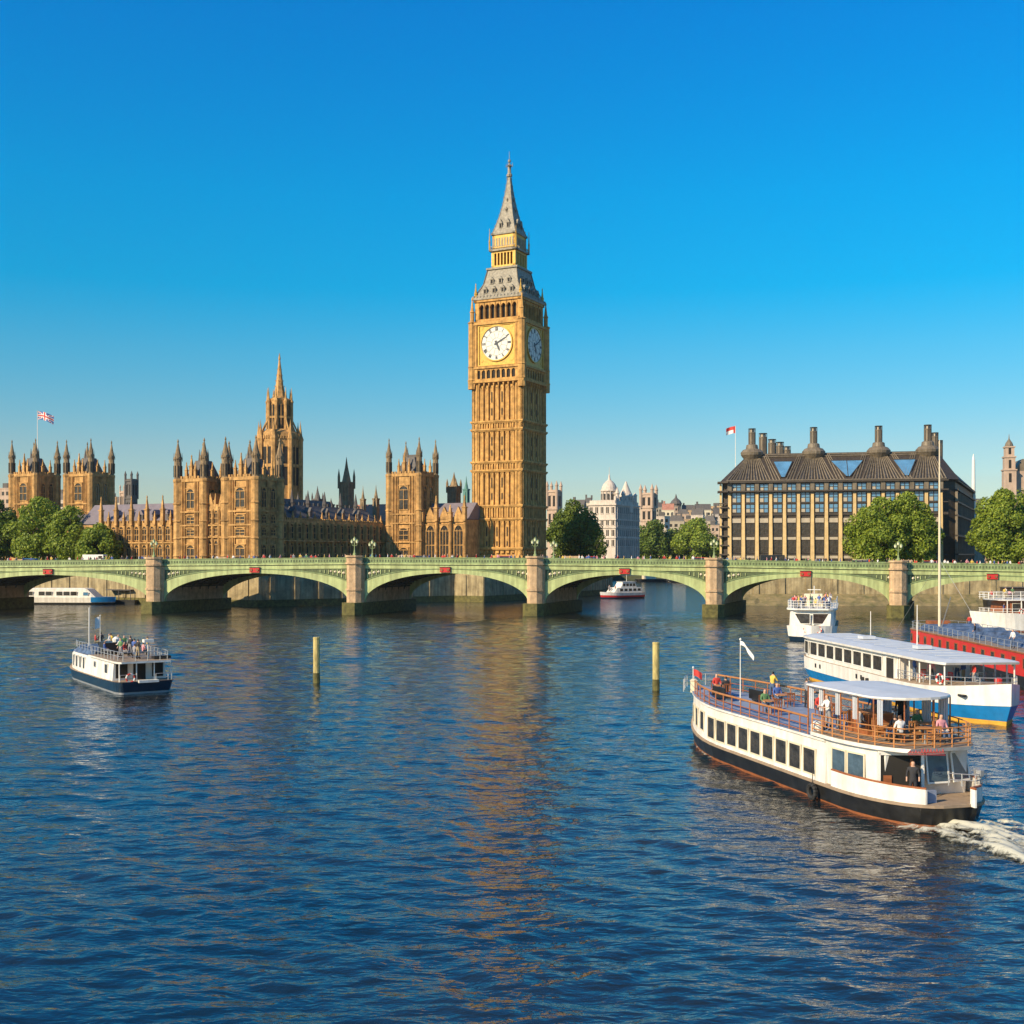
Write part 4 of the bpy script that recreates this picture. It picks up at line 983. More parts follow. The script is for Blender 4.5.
def city():
    rnd = random.Random(11)
    lab = []
    def house(px, s, wpx, ytop, mt, rf, label, fl=3):
        k = s/FPX; w_ = wpx*k; zt = wz(ytop, s); d = w_*.8; t = thing('distant_building', label, 'building', (wx(px, s), s, 0), R(rnd.uniform(-25, 5)), 'distant city buildings')
        m = MB(); m.box(-w_/2, w_/2, 0, d, 4, zt, 0); m.box(-w_/2-.2, w_/2+.2, -.2, d, zt-.4, zt, 0); m.build('wall', M[mt], t)
        m = MB()
        if rf == 'flat': m.box(-w_*.25, w_*.15, d*.3, d*.6, zt, zt+2.2)
        elif rf == 'mansard': m.frus(0, d/2, zt, zt+3.2, w_/2, d/2, w_/2-1.6, d/2-1.6); m.box(-w_*.3, -w_*.3+1, d*.4, d*.5, zt+2, zt+5); m.box(w_*.25, w_*.25+1, d*.4, d*.5, zt+2, zt+4.6)
        else: m.add([(-w_/2,0,zt),(w_/2,0,zt),(-w_/2,d/2,zt+4),(w_/2,d/2,zt+4),(-w_/2,d,zt),(w_/2,d,zt)], [(0,1,3,2),(2,3,5,4),(0,2,4),(1,5,3)]); m.box(-w_*.4, -w_*.4+1.2, d*.4, d*.6, zt+1, zt+5.5)
        m.build('roof', M['slate'] if rf != 'gable' or rnd.random() < .85 else M['redroof'], t)
        wm = MB(); n = max(3, int(w_/2.8))
        wm.box(-w_/n*.28, w_/n*.28, -.06, 0, 0, 1.6); me = wm.data('window', M['glass'])
        for f in range(min(fl, 3)):
            for j in range(min(n, 9)): link('window', me, t, (-w_/2+(j+.5)*w_/n, 0, zt-3.2-f*3.4))
    tones = [('whitestone','white'),('pinkstone','pale pink'),('cream','cream'),('granite','brown stone'),('panel','grey brown')]
    rfs = ['flat','mansard','gable']; rn = {'flat':'flat roofed','mansard':'mansard roofed','gable':'pitched roofed'}
    spots = [(662,640,14,509),(668,720,12,503),(676,660,16,514),(683,780,12,507),(690,700,15,512),(697,660,12,508),(703,760,16,503),(709,690,13,514),(713,640,12,518),(716,820,14,499),(721,700,14,507),(728,900,14,497),(660,800,8,500),(673,850,10,499),(688,900,12,503),
             (577,640,14,507),(588,700,10,503),(642,760,10,505), (3,520,16,488),(12,560,12,492),(62,560,14,500),(115,600,16,503),
             (968,520,14,513),(978,560,10,507),(985,480,16,516),(962,600,10,505),(995,540,14,509),(732,640,10,512)]
    wh = ['above the trees right of the white domed building','above the trees left of the office block','just left of the office block','behind the clock tower trees','at the far left edge','between palace towers','behind the trees right of the office block']
    for i, (px, s, wp, yt) in enumerate(spots):
        mt, tn = tones[i*7 % 5]; rf = rfs[(i*5+i//3) % 3]
        w_ = wh[0] if 650 < px < 695 else wh[1] if 695 <= px < 718 else wh[2] if 718 <= px < 740 else wh[3] if 500 < px < 650 else wh[4] if px < 20 else wh[5] if px < 150 else wh[6]
        if px > 960 and i % 2: mt, tn = 'pinkstone', 'pale pink'
        if 655 < px < 740: yt += 7
        house(px, s, wp, yt, mt, rf, f'small distant {tn} {rn[rf]} building {w_}')
    # small dome and steeple on the skyline
    t = thing('distant_dome', 'small dark cupola on the skyline right of the white domed building', 'dome', (wx(676, 900), 900, 0)); m = MB()
    m.lathe([(4,4),(4,wz(505,900)),(4.6,wz(504,900)),(3.5,wz(501,900)),(1,wz(498,900)),(.2,wz(494,900))], n=10); m.build('dome', M['slate'], t)
    t = thing('radio_mast', 'tall thin white mast right of the dark roofed office block', 'mast', (wx(973.5, 350), 350, 0)); m = MB()
    m.lathe([(1.0,5),(.9,wz(515,350)),(.62,wz(513,350)),(.42,wz(460,350)),(.1,wz(454,350))], n=8); m.build('pole', M['white'], t)
    q = MB(); q.box(-3,3,-1,4,5,wz(519,350)); q.box(-2,2,-.8,3,wz(519,350),wz(509,350)); q.build('base_block', M['pinkstone'], t)
city()

# ------------------------------------------------------------------ trees
def leafmat(name, c1, c2):
    m = bpy.data.materials.new(name); m.use_nodes = True; t = m.node_tree; b = t.nodes['Principled BSDF']; b.inputs['Roughness'].default_value = .6
    g = t.nodes.new('ShaderNodeNewGeometry'); cr = t.nodes.new('ShaderNodeValToRGB')
    cr.color_ramp.elements[0].color = (*c1,1); cr.color_ramp.elements[1].color = (*c2,1)
    t.links.new(g.outputs['Random Per Island'], cr.inputs[0]); t.links.new(cr.outputs[0], b.inputs['Base Color'])
    tr = t.nodes.new('ShaderNodeBsdfTranslucent'); t.links.new(cr.outputs[0], tr.inputs[0])
    mx = t.nodes.new('ShaderNodeMixShader'); mx.inputs[0].default_value = .38
    out = t.nodes['Material Output']; t.links.new(b.outputs[0], mx.inputs[1]); t.links.new(tr.outputs[0], mx.inputs[2]); t.links.new(mx.outputs[0], out.inputs[0])
    return m
M['leaf'] = leafmat('plane_leaves', (.10,.17,.012), (.34,.41,.035)); M['leaf2'] = leafmat('dark_leaves', (.05,.10,.01), (.20,.27,.025))
M['bark'] = mat('bark', (.12,.09,.06), .9, var=.3, scale=3, bump=.5)
def tree(px, s, hwpx, ytop, label, lm='leaf', seed=0, n=20000, leaf=.34, zb=6.4, low=.06):
    k = s/FPX; x0 = wx(px, s); r = hwpx*k; top = wz(ytop, s); H = top-zb
    t = thing('tree', label, 'tree', (x0, s, zb), 0, 'trees along the embankments')
    rng = np.random.RandomState(seed+5); m = MB(); rr = random.Random(seed)
    m.lathe([(.045*H,-.6),(.032*H,.06*H),(.026*H,.25*H),(.018*H,.5*H),(.006*H,.8*H)], n=9); limbs = []
    for j in range(9):
        a = j*2.4+rr.random(); zz = H*(.2+.06*j); e = (r*.62*math.cos(a), r*.62*math.sin(a), min(H*.93, zz+H*.22)); 
        mid = (e[0]*.5, e[1]*.5, zz+H*.07); m.tube((0,0,zz), mid, .013*H, .009*H, 5); m.tube(mid, e, .009*H, .004*H, 5); limbs.append(e)
    m.build('trunk', M['bark'], t)
    # lobes of foliage
    P = []; K = 50
    cz = low*H + (1-low)*H*.5; hz = (1-low)*H*.5
    C = []
    for j in range(K):
        while True:
            u = rng.uniform(-1, 1, 3)
            if .35 < np.linalg.norm(u) < 1: break
        u = u/np.linalg.norm(u)*rng.uniform(.45, .82); rad = rng.uniform(.22, .36)
        taper = 1 - .28*max(0, u[2])
        C.append((u[0]*r*taper, u[1]*r*.9*taper, cz+u[2]*hz, rad*min(r, hz*1.1)*1.05))
    C += [(0,0,top-zb-r*.24,r*.26)]
    per = n//len(C); V = []; 
    for (cx_, cy_, cz_, rd) in C:
        d = rng.normal(size=(per, 3)); d /= np.linalg.norm(d, axis=1)[:, None]
        rad = rd*(.72+.33*rng.rand(per)**.6); rad *= 1+.16*np.sin(d[:,0]*7+cx_)*np.sin(d[:,1]*6+cy_+d[:,2]*5)
        c = np.array([cx_, cy_, cz_]) + d*rad[:, None]*np.array([1,1,.85]); nrm = d + rng.normal(size=(per,3))*.55; nrm /= np.linalg.norm(nrm, axis=1)[:, None]
        a = np.cross(nrm, rng.normal(size=(per,3))); a /= np.linalg.norm(a, axis=1)[:, None]; b = np.cross(nrm, a)
        sz = leaf*rng.uniform(.5, 1.15, per)[:, None]
        V.append(np.stack([c-a*sz, c-b*sz*.7, c+a*sz, c+b*sz*.7], 1))
    V = np.concatenate(V); V = V[V[:,:,2].min(1) > .4]; nq = len(V)
    me = bpy.data.meshes.new('foliage'); me.vertices.add(nq*4); me.vertices.foreach_set('co', V.reshape(-1).astype(np.float32))
    me.loops.add(nq*4); me.loops.foreach_set('vertex_index', np.arange(nq*4, dtype=np.int32)); me.polygons.add(nq)
    me.polygons.foreach_set('loop_start', np.arange(0, nq*4, 4, dtype=np.int32)); me.update(calc_edges=True); me.materials.append(M[lm])
    link('crown', me, t); return t
def trees():
    tree(-3, 312, 25, 499, 'leafy tree cut by the left edge of the picture', 'leaf2', 1)
    tree(38, 308, 30, 496, 'tallest leafy tree of the left clump, before the leftmost palace towers', 'leaf', 2, 26000)
    tree(70, 303, 25, 505, 'round leafy tree in the left clump, beneath the second palace tower', 'leaf', 3)
    tree(99, 292, 24, 523, 'lowest leafy tree of the left clump, in front of the low palace wing', 'leaf', 4)
    tree(573, 352, 30, 499, 'dense dark tree right beside the foot of the clock tower', 'leaf2', 5, 34000, .38, low=-.05)
    tree(592, 372, 16, 522, 'small dark tree between the large dark tree and the white domed building', 'leaf2', 6, 9000)
    tree(652, 578, 22, 520, 'dark distant tree just right of the white domed building', 'leaf2', 7, 14000, .62, low=-.1)
    tree(675, 585, 20, 528, 'middle one of the three distant trees on the far bank', 'leaf2', 8, 12000, .62, low=-.1)
    tree(699, 574, 27, 517, 'widest distant tree, next to the left end of the office block', 'leaf', 9, 18000, .62, low=-.1)
    tree(880, 279, 34, 496, 'large leafy tree in front of the office block', 'leaf', 10, 30000, low=-.02)
    tree(908, 281, 33, 491, 'large leafy tree in front of the dark right corner of the office block', 'leaf', 11, 30000, low=-.02)
    tree(1003, 283, 34, 488, 'large leafy tree at the right below the church tower', 'leaf', 12, 30000, low=-.02)
    tree(1042, 290, 40, 472, 'tall leafy tree cut by the right edge of the picture', 'leaf', 13, 26000, low=-.02)
trees()
# ------------------------------------------------------------------ people
def person_mesh(pose):
    S = {'stand': dict(hip=.93, kn=[(.11,.03,.5),(-.11,-.02,.5)], an=[(.12,0,.09),(-.12,-.05,.09)], el=[(.25,.0,1.14),(-.25,.0,1.14)], wr=[(.26,.12,.93),(-.24,.14,.95)]),
         'walk': dict(hip=.92, kn=[(.1,.16,.5),(-.1,-.04,.48)], an=[(.1,.24,.09),(-.1,-.32,.16)], el=[(.25,-.12,1.15),(-.25,.1,1.15)], wr=[(.24,-.12,.92),(-.24,.3,1.0)]),
         'lean': dict(hip=.9, kn=[(.11,.05,.5),(-.11,-.02,.48)], an=[(.12,0,.09),(-.12,-.05,.09)], el=[(.25,.18,1.12),(-.25,.18,1.12)], wr=[(.18,.4,1.1),(-.18,.4,1.1)]),
         'sit': dict(hip=.5, kn=[(.12,.42,.5),(-.12,.42,.5)], an=[(.12,.42,.09),(-.12,.42,.09)], el=[(.25,.05,.72),(-.25,.05,.72)], wr=[(.16,.3,.62),(-.16,.3,.62)])}[pose]
    h = S['hip']; ly = .07 if pose == 'lean' else 0
    V = [(0,0,h,.13),(0,ly*.4,h+.2,.125),(0,ly,h+.42,.155),(0,ly,h+.55,.06),(0,ly+.02,h+.65,.095),(0,ly+.01,h+.76,.085)]; lab = ['t','s','s','k','k','h']
    E = [(0,1),(1,2),(2,3),(3,4),(4,5)]
    for i, sgn in enumerate((1,-1)):
        b = len(V); V += [(sgn*.18,ly,h+.46,.065),(*S['el'][i],.045),(*S['wr'][i],.033)]; lab += ['s','s','k']
        w_ = S['wr'][i]; e_ = S['el'][i]; d = (Vector(w_)-Vector(e_)).normalized(); hd = Vector(w_)+d*.10; V.append((*hd,.035)); lab.append('k')
        E += [(2,b),(b,b+1),(b+1,b+2),(b+2,b+3)]
        b = len(V); k = S['kn'][i]; a = S['an'][i]; V += [(sgn*.09,0,h-.05,.1),(*k,.065),(*a,.042),(a[0],a[1]+.15,.045,.036)]; lab += ['t','t','b','b']
        E += [(0,b),(b,b+1),(b+1,b+2),(b+2,b+3)]
    me = bpy.data.meshes.new('body'); me.from_pydata([v[:3] for v in V], E, []); o = bpy.data.objects.new('tmp', me); sc.collection.objects.link(o)
    md = o.modifiers.new('s', 'SKIN'); o.modifiers.new('b', 'SUBSURF').levels = 1
    for i, v in enumerate(me.skin_vertices[0].data): v.radius = (V[i][3], V[i][3]*(.8 if lab[i] in 's' and i < 3 else 1)); v.use_root = (i == 0)
    dg = bpy.context.evaluated_depsgraph_get(); dg.update(); r = bpy.data.meshes.new_from_object(o.evaluated_get(dg)); bpy.data.objects.remove(o)
    r.materials.clear(); SL = {'s':0,'t':1,'k':2,'h':3,'b':4}
    for p in r.polygons:
        c = p.center; best = 9; bl = 's'
        for (a, b) in E:
            A = Vector(V[a][:3]); B = Vector(V[b][:3]); d = B-A; u = max(0, min(1, (c-A).dot(d)/max(d.length_squared, 1e-6))); dd = (A+d*u-c).length - (V[a][3]*(1-u)+V[b][3]*u)*.6
            if dd < best: best = dd; bl = lab[a] if u < .5 else lab[b]
        if c.z > h+.60 and bl in 'kh': bl = 'h' if (c.z > h+.75 or c.y < ly-.01) else 'k'
        p.material_index = SL[bl]; p.use_smooth = True
    return r
PM_ = {}
def person(loc, rz, pose, top, leg, label, group, scale=1.0):
    k = (pose, top, leg)
    if k not in PM_:
        if pose not in PM_: PM_[pose] = person_mesh(pose)
        me = PM_[pose].copy(); me.name = 'person'
        for n_ in ('cloth_'+top, 'cloth_'+leg, 'skin', 'hair', 'black'): me.materials.append(M[n_])
        PM_[k] = me
    o = link('person', PM_[k], None, loc, rz); o.scale = (scale,)*3
    tag(o, label, 'person', group); return o
TOPS = ['red','blue','white','black','green','yellow','grey','pink']; LEGS = ['denim','black','khaki','grey']

# ------------------------------------------------------------------ boats
class Hull:
    def __init__(s, L, B, Rs, Rb, ps=2.2, pb=1.8, tr=.35): s.L=L; s.B=B; s.Rs=Rs; s.Rb=Rb; s.ps=ps; s.pb=pb; s.tr=tr
    def h(s, x, f=1.0):
        t = x+s.L/2; u = s.L/2-x
        a = s.tr+(1-s.tr)*(1-(1-min(max(t,0)/s.Rs,1))**s.ps)**(1/s.ps*1.1) if t < s.Rs else 1
        b = 1-(1-min(max(u,0)/s.Rb,1))**s.pb if u < s.Rb else 1
        return s.B/2*a*b*f
    def loop(s, z, inset=0, f=1.0, n=22, sx=1.0, dx=0, x0=None, x1=None, zf=None):
        a = -s.L/2 if x0 is None else x0; b = s.L/2 if x1 is None else x1
        xs = [(a+b)/2-(b-a)/2*math.cos(math.pi*k/n) for k in range(n+1)]
        up = []; dn = []
        for x in xs:
            y = max(.02, s.h(x, f)-inset); xx = x*sx+dx; zz = zf(x, z) if zf else z; up.append((xx, y, zz)); dn.append((xx, -y, zz))
        return up + dn[::-1]
    def slope(s, x): return math.atan2(s.h(x+.1)-s.h(x-.1), .2)
def hull_part(t, H, levels, mats, sheer=None, deckmi=None):
    loops = []; mis = []
    for i, (z, f, sx, mi) in enumerate(levels):
        loops.append(H.loop(z, 0, f, 26, sx, zf=(lambda x, zz: zz + sheer(x)*max(0, zz)/1.0) if sheer else None)); mis.append(mi)
    m = MB(); m.loft(loops, mis[1:], capmi=deckmi if deckmi is not None else mis[-1]); return m.build('hull', mats, t)
def box_win(w_, h, frame, glass='glass', bars=0):
    k = ('bw', w_, h, frame, glass, bars)
    if k not in WIN:
        m = MB(); m.box(-w_/2, w_/2, -.015, .012, 0, h, 0)
        for x in (-w_/2, w_/2): m.box(x-.035, x+.035, -.02, .03, -.035, h+.035, 1)
        for z in (0, h): m.box(-w_/2, w_/2, -.02, .028, z-.035, z+.035, 1)
        for b in range(bars): x = -w_/2+w_*(b+1)/(bars+1); m.box(x-.03, x+.03, .012, .026, 0, h, 1)
        WIN[k] = m.data('window', [M[glass], M[frame]])
    return WIN[k]
def side_windows(t, H, inset, z, h, w_, xs, frame='white', glass='glass', sides=(1,-1), f=1.0, name='window'):
    me = box_win(w_, h, frame, glass)
    for x in xs:
        for s in sides:
            y = H.h(x, f)-inset; o = link(name, me, t, (x, s*(y+.004), z)); o.rotation_euler = (0, 0, (H.slope(x) if s > 0 else math.pi-H.slope(x)))
def rail(t, pts, h, hs, r=.03, mats='steel', name='railing', step=1.0, closed=False):
    m = MB(); P = [Vector(p) for p in pts]
    if closed: P.append(P[0])
    acc = 0; last = 0
    for a, b in zip(P, P[1:]):
        L = (b-a).length
        for q in hs: m.tube(a+Vector((0,0,q)), b+Vector((0,0,q)), r*.8, r*.8, 4)
        s = last
        while s < L: p = a.lerp(b, s/max(L,1e-6)); m.tube(p, p+Vector((0,0,h)), r, r, 4); s += step
        last = s-L
    m.tube(P[-1], P[-1]+Vector((0,0,h)), r, r, 4)
    return m.build(name, M[mats] if isinstance(mats, str) else mats, t)
def flag(t, x, y, z0, z1, fw, fh, kind='white', ang=0, r=.035, droop=.5, pole_mat='white'):
    m = MB(); m.tube((x,y,z0), (x,y,z1), r, r*.6, 6); m.lathe([(r*1.5,z1),(r*1.8,z1+.06),(.01,z1+.12)], x, y, 6)
    p = m.build('flagpole', M[pole_mat], t); nx, nz = 18, 12; vs = []; fs = []; ms = []
    for j in range(nz+1):
        for i in range(nx+1):
            u = i/nx; v = j/nz; q = u*fw; dx = math.cos(ang)*q*.93; dy = math.sin(ang)*q*.93; wv = .12*fw*u*math.sin(u*7+v)
            vs.append((x+dx-math.sin(ang)*wv, y+dy+math.cos(ang)*wv, z1-.05-fh+v*fh-droop*fw*u*u))
    def col(u, v):
        if kind == 'union':
            U = (u-.5)*2; V = (v-.5)
            if abs(V) < .10 or abs(U) < .10: return 1
            if abs(V) < .17 or abs(U) < .17: return 2
            d = abs(abs(U)*.5-abs(V)); return 1 if d < .035 else 2 if d < .09 else 0
        if kind == 'redwhite': return 1 if v > .5 or u < .2 else 2
        return 2 if kind == 'white' else 1
    m = MB(); 
    for j in range(nz):
        for i in range(nx): fs.append((j*(nx+1)+i, j*(nx+1)+i+1, (j+1)*(nx+1)+i+1, (j+1)*(nx+1)+i)); ms.append(col((i+.5)/nx, (j+.5)/nz))
    m.v = vs; m.f = [list(f) for f in fs]; m.m = ms; return m.build('flag', [M['cloth_blue'], M['cloth_red'], M['cloth_white']], p)
def lifebuoy(t, loc, rot, r=.33, mats=('cloth_red','white')):
    m = MB(); n = 16
    for k in range(n):
        a0 = 2*math.pi*k/n; a1 = 2*math.pi*(k+1)/n
        m.tube((r*math.cos(a0),0,r*math.sin(a0)), (r*math.cos(a1),0,r*math.sin(a1)), .07, .07, 6, 0 if (k//2) % 2 else 1)
    o = m.build('lifebuoy', [M[mats[0]], M[mats[1]]], t); o.location = loc; o.rotation_euler = (0,0,rot); return o
def tyre(t, loc, rot):
    m = MB(); n = 14
    for k in range(n):
        a0 = 2*math.pi*k/n; a1 = 2*math.pi*(k+1)/n; m.tube((.3*math.cos(a0),0,.3*math.sin(a0)), (.3*math.cos(a1),0,.3*math.sin(a1)), .11, .11, 6)
    m.tube((0,0,.3), (0,-.05,1.0), .02, .02, 4)
    o = m.build('tyre_fender', M['rubber'], t); o.location = loc; o.rotation_euler = (0,0,rot)
CH = {}
def chair(world, rz, label, kind='wood', grp='chairs on the open upper decks'):
    if kind not in CH:
        t = thing('chair', 'x', 'chair'); me = []
        m = MB(); m.box(-.22,.22,-.22,.22,.43,.47); m.build('seat', M[kind], t)
        m = MB(); [m.box(x-.02,x+.02,-.24,-.2,.47,.92) for x in (-.2,-.07,.07,.2)]; m.box(-.22,.22,-.245,-.2,.84,.92); m.build('backrest', M[kind], t)
        for sx in (-1,1):
            for sy in (-1,1): m = MB(); m.box(sx*.19-.02,sx*.19+.02,sy*.19-.02,sy*.19+.02,0,.43); m.build('leg', M[kind], t)
        CH[kind] = t; o = t
    else: o = copy_tree(CH[kind])
    o.location = world; o.rotation_euler = (0,0,rz); tag(o, label, 'chair', grp); return o
TB = []
def table(world, rz, label):
    if not TB:
        t = thing('table', 'x', 'table'); m = MB(); m.lathe([(.38,.70),(.40,.72),(.40,.75)], n=14); m.build('tabletop', M['wood_lt'], t)
        m = MB(); m.lathe([(.25,0),(.22,.04),(.04,.08),(.04,.70)], n=8); m.build('pedestal', M['steel'], t); TB.append(t); o = t
    else: o = copy_tree(TB[0])
    o.location = world; o.rotation_euler = (0,0,rz); tag(o, label, 'table', 'tables on the open upper decks'); return o

def w_of(t, p): return (Matrix.Translation(t.location) @ Matrix.Rotation(t.rotation_euler.z, 4, 'Z') @ Matrix.Diagonal((*t.scale, 1))) @ Vector(p)

def boat_main():
    rz = math.atan2(.966, -.26)
    t = thing('passenger_boat', 'large white and black river boat with brown railed upper deck, nearest at right', 'passenger boat', (14.75, 62.1, -.05), rz)
    t.scale = (1.05, 1.04, 1.02); t.location = (14.85, 62.3, -.05)
    H = Hull(25.6, 5.4, 4.6, 9.5, 2.0, 1.9, .25)
    sh = lambda x: .28*max(0,(x-3)/10)**2 + .10*max(0,(-x-7)/6)**2
    hull_part(t, H, [(-.6,.86,.96,0),(0.0,.93,.975,0),(.14,.945,.978,1),(.16,.95,.98,0),(.80,1.0,1.0,0),(.82,1.02,1.004,2),(.92,1.02,1.004,2),(.93,.985,.995,2)], [M['black'], M['rust'], M['deck']], sh, 2)
    # white topsides: long cabin forward, slightly prouder aft cabin
    m = MB(); X0, X1 = -10.9, 11.6
    zf = lambda x, z: z + sh(x)
    m.loft([H.loop(.93, .06, x0=-7.2, x1=12.3, zf=zf), H.loop(2.72, .14, x0=-7.2, x1=12.0, zf=zf), H.loop(2.8, .02, x0=-7.2, x1=12.2, zf=zf), H.loop(2.9, .02, x0=-7.2, x1=12.2, zf=zf)], [0,0,0], capmi=1)
    m.build('cabin', [M['white2'], M['deckblue']], t)
    H2 = Hull(23.8, 5.5, 4.3, 9.5, 2.0, 1.9, .30)
    m = MB(); m.loft([H2.loop(.93, .25, x0=-10.6, x1=-6.2), H2.loop(2.95, .16, x0=-10.75, x1=-6.2), H2.loop(2.96, -.04, x0=-11.6, x1=-6.2), H2.loop(3.12, -.04, x0=-11.7, x1=-6.2)], [0,0,0], capmi=1)
    m.build('aft_cabin', [M['white2'], M['deck']], t)
    for s in (1, -1):        # stern bulwark: white band round the quarter, with a gap at the stern gangway
    
        m = MB(); pts = [(x, s*(H.h(x)-.05)) for x in [-7.7-.3*k for k in range(0, 17 if s > 0 else 19)]]
        for a, b in zip(pts, pts[1:]):
            m.add([(a[0],a[1],.9),(b[0],b[1],.9),(b[0],b[1]-s*.08,.9),(a[0],a[1]-s*.08,.9),(a[0],a[1],1.62),(b[0],b[1],1.62),(b[0],b[1]-s*.08,1.62),(a[0],a[1]-s*.08,1.62)],
                  [(0,1,5,4),(2,3,7,6),(4,5,6,7),(1,2,6,5),(0,4,7,3)], 0)
            m.tube((a[0],a[1]-s*.04,1.65), (b[0],b[1]-s*.04,1.65), .05, .05, 5, 1)
        m.build('bulwark', [M['white2'], M['wood']], t)
    side_windows(t, H, .08, 1.15, 1.15, 1.06, [4.66-k*1.31 for k in range(9)], 'cream', sides=(1,-1), name='window')
    side_windows(t, H, .09, 1.35, 1.05, .85, [6.4, 7.9, 9.3], 'cream')
    side_windows(t, H2, .17, 1.6, 1.02, .98, [-8.2, -9.3], 'cream', 'glass_mid')
    # stern face: doorway and slanted window
    m = MB(); m.T = Matrix.Translation((-10.72, 1.35, 0)) @ Matrix.Rotation(R(72), 4, 'Z'); m.box(-.85, .75, .02, .14, .95, 2.75, 0)
    for x in (-.95, .8): m.box(x-.06, x+.06, .0, .2, .93, 2.85, 1)
    m.box(-.95, .8, .0, .2, 2.75, 2.9, 1); m.box(-.55,-.45,.142,.18,1.0,2.6,2); m.box(.3,.62,.142,.2,1.0,1.9,2); m.build('door', [M['dark'], M['white2'], M['wood']], t)
    o = link('window', box_win(1.0, 1.2, 'white', 'glass_mid'), t, (-11.02, -.35, 1.55)); o.rotation_euler = (R(8), 0, R(92))
    o = link('window', box_win(1.0, 1.2, 'white', 'glass_mid'), t, (-10.8, -1.6, 1.55)); o.rotation_euler = (R(8), 0, R(108))
    # name swash on the stern fascia: illegible red script with an underline
    m = MB(); m.T = Matrix.Translation((-11.78, .75, 3.0)) @ Matrix.Rotation(R(75), 4, 'Z')
    rr = random.Random(5); x = -.7
    while x < .7: 
        h = rr.choice((.08,.12,.19)); m.tube((x,.05,-.05), (x+.05,.05,-.05+h), .014, .01, 4); m.tube((x+.05,.05,-.05+h), (x+.09,.05,-.05), .01, .014, 4); x += .12
    m.tube((-.75,.05,-.12), (.75,.05,-.1), .012, .012, 4); m.build('name_lettering', M['red'], t)
    # rails: brown wood on the near and far sides of the upper deck
    zr = 2.9
    for s in (1, -1):
        pts = [(x, s*(H.h(x)-.12), zr+sh(x)) for x in np.linspace(9.0 if s > 0 else 11, -5.6, 12)]
        rail(t, pts, .78, (.76,.42,.12), .035, 'wood', step=1.0)
        m = MB(); [m.tube(Vector(a)+Vector((0,0,.8)), Vector(b)+Vector((0,0,.8)), .05, .05, 5) for a, b in zip(pts, pts[1:])]; m.build('handrail', M['wood_lt'], t)
    pts = [(x, H2.h(x)-.05, 3.12) for x in np.linspace(-6.2, -11.5, 12)] + [(-11.7, 0, 3.12)] + [(x, -H2.h(x)+.05, 3.12) for x in np.linspace(-11.5, -6.2, 12)]
    rail(t, pts, .82, (.80,.58,.36,.14), .035, 'wood_lt', step=.85)
    rail(t, [(9.6,2.0,3.1),(11.6,1.0,3.15),(12.3,0,3.2),(11.6,-1.0,3.15)], .7, (.7,.35), .025, 'steel', step=.8)
    # canopy with posts, clear side blinds
    m = MB(); cx0, cx1, hw, zc = -10.6, -3.9, 1.95, 4.95; pts = []
    for k in range(12): a = math.pi/2+math.pi*k/11; pts.append((cx0+1.4+1.4*math.cos(a), hw*math.sin(a)))
    pts += [(cx1-.5,-hw),(cx1,-hw+.7),(cx1,hw-.7),(cx1-.5,hw)]
    m.loft([[(x,y,zc) for x,y in pts],[(x*1.0,y*1.03,zc+.05) for x,y in pts],[(x,y*1.0,zc+.11) for x,y in pts],[(cx0+4+(x-cx0-4)*.6,y*.5,zc+.22) for x,y in pts]], [0,0,1], capmi=1)
    m.build('canopy', [M['white2'], M['canopy']], t)
    for x in (-4.3,-5.7,-7.1,-8.5,-9.7):
        for s in (1,-1): q = MB(); q.tube((x,s*(hw-.12),3.05),(x,s*(hw-.12),zc),.035,.035,5); q.build('canopy_post', M['wood'], t)
    for s in (.7,-.7): q = MB(); q.tube((cx0+.4,s,3.05),(cx0+.4,s,zc),.035,.035,5); q.build('canopy_post', M['wood'], t)
    for x in (-4.5,-5.4,-6.8,-8.4,-9.6):
        q = MB()
        for k in range(6): q.tube((x+k*.09,-hw+.2+.05*(k%2),3.3),(x+k*.09,-hw+.2+.05*(k%2),zc),.05,.05,5)
        q.build('curtain', M['canopy'], t)
    for x in (-4.6,-5.5,-6.9,-8.3,-10.2):
        q = MB()
        for k in range(5): q.tube((x+k*.07,hw-.2+.05*(k%2),3.9),(x+k*.07,hw-.2+.05*(k%2),zc),.035,.04,5)
        q.build('curtain', M['canopy'], t)
    q = MB(); q.box(-7.9,-6.3,-.3,1.0,3.1,4.0,0); q.box(-7.9,-6.3,-.3,1.0,4.0,4.05,1); q.build('bar_counter', [M['wood'], M['wood_lt']], t)
    # deck fittings
    flag(t, 5.2, .6, 2.9, 6.4, .95, .22, 'white', R(200), droop=.85)
    flag(t, 11.2, .7, 3.1, 4.3, .55, .4, 'red', R(240))
    q = MB(); q.lathe([(.22,2.95),(.22,3.6),(.26,3.65),(.1,3.75)], 10.4, 1.0, 10); q.build('vent', M['cream'], t)
    q = MB(); q.lathe([(.28,3.0),(.28,3.35),(.2,3.5),(.02,3.56)], -6.0, 2.35, 12); q.build('life_raft', M['white2'], t)
    q = MB(); q.T = Matrix.Translation((-12.2,-1.4,1.65)); q.lathe([(.1,0),(.1,.3),(.2,.35),(.22,.6),(.05,.65)], 0, 0, 8); q.build('searchlight', M['steel'], t)
    q = MB(); q.box(-12.25,-12.05,.6,1.1,.95,1.5); q.build('locker', M['deckblue'], t)
    tyre(t, (-6.4, H.h(-6.4)+.12, .45), 0)
    rail(t, [(-11.9,-.2,1.6),(-12.5,-1,1.6),(-12.1,-1.8,1.6)], .5, (.5,.25), .025, 'steel', step=.5)
    # furniture and people (world things)
    def W(x, y, z): return w_of(t, (x, y, z))
    rr = random.Random(9); zd = 2.92-.05
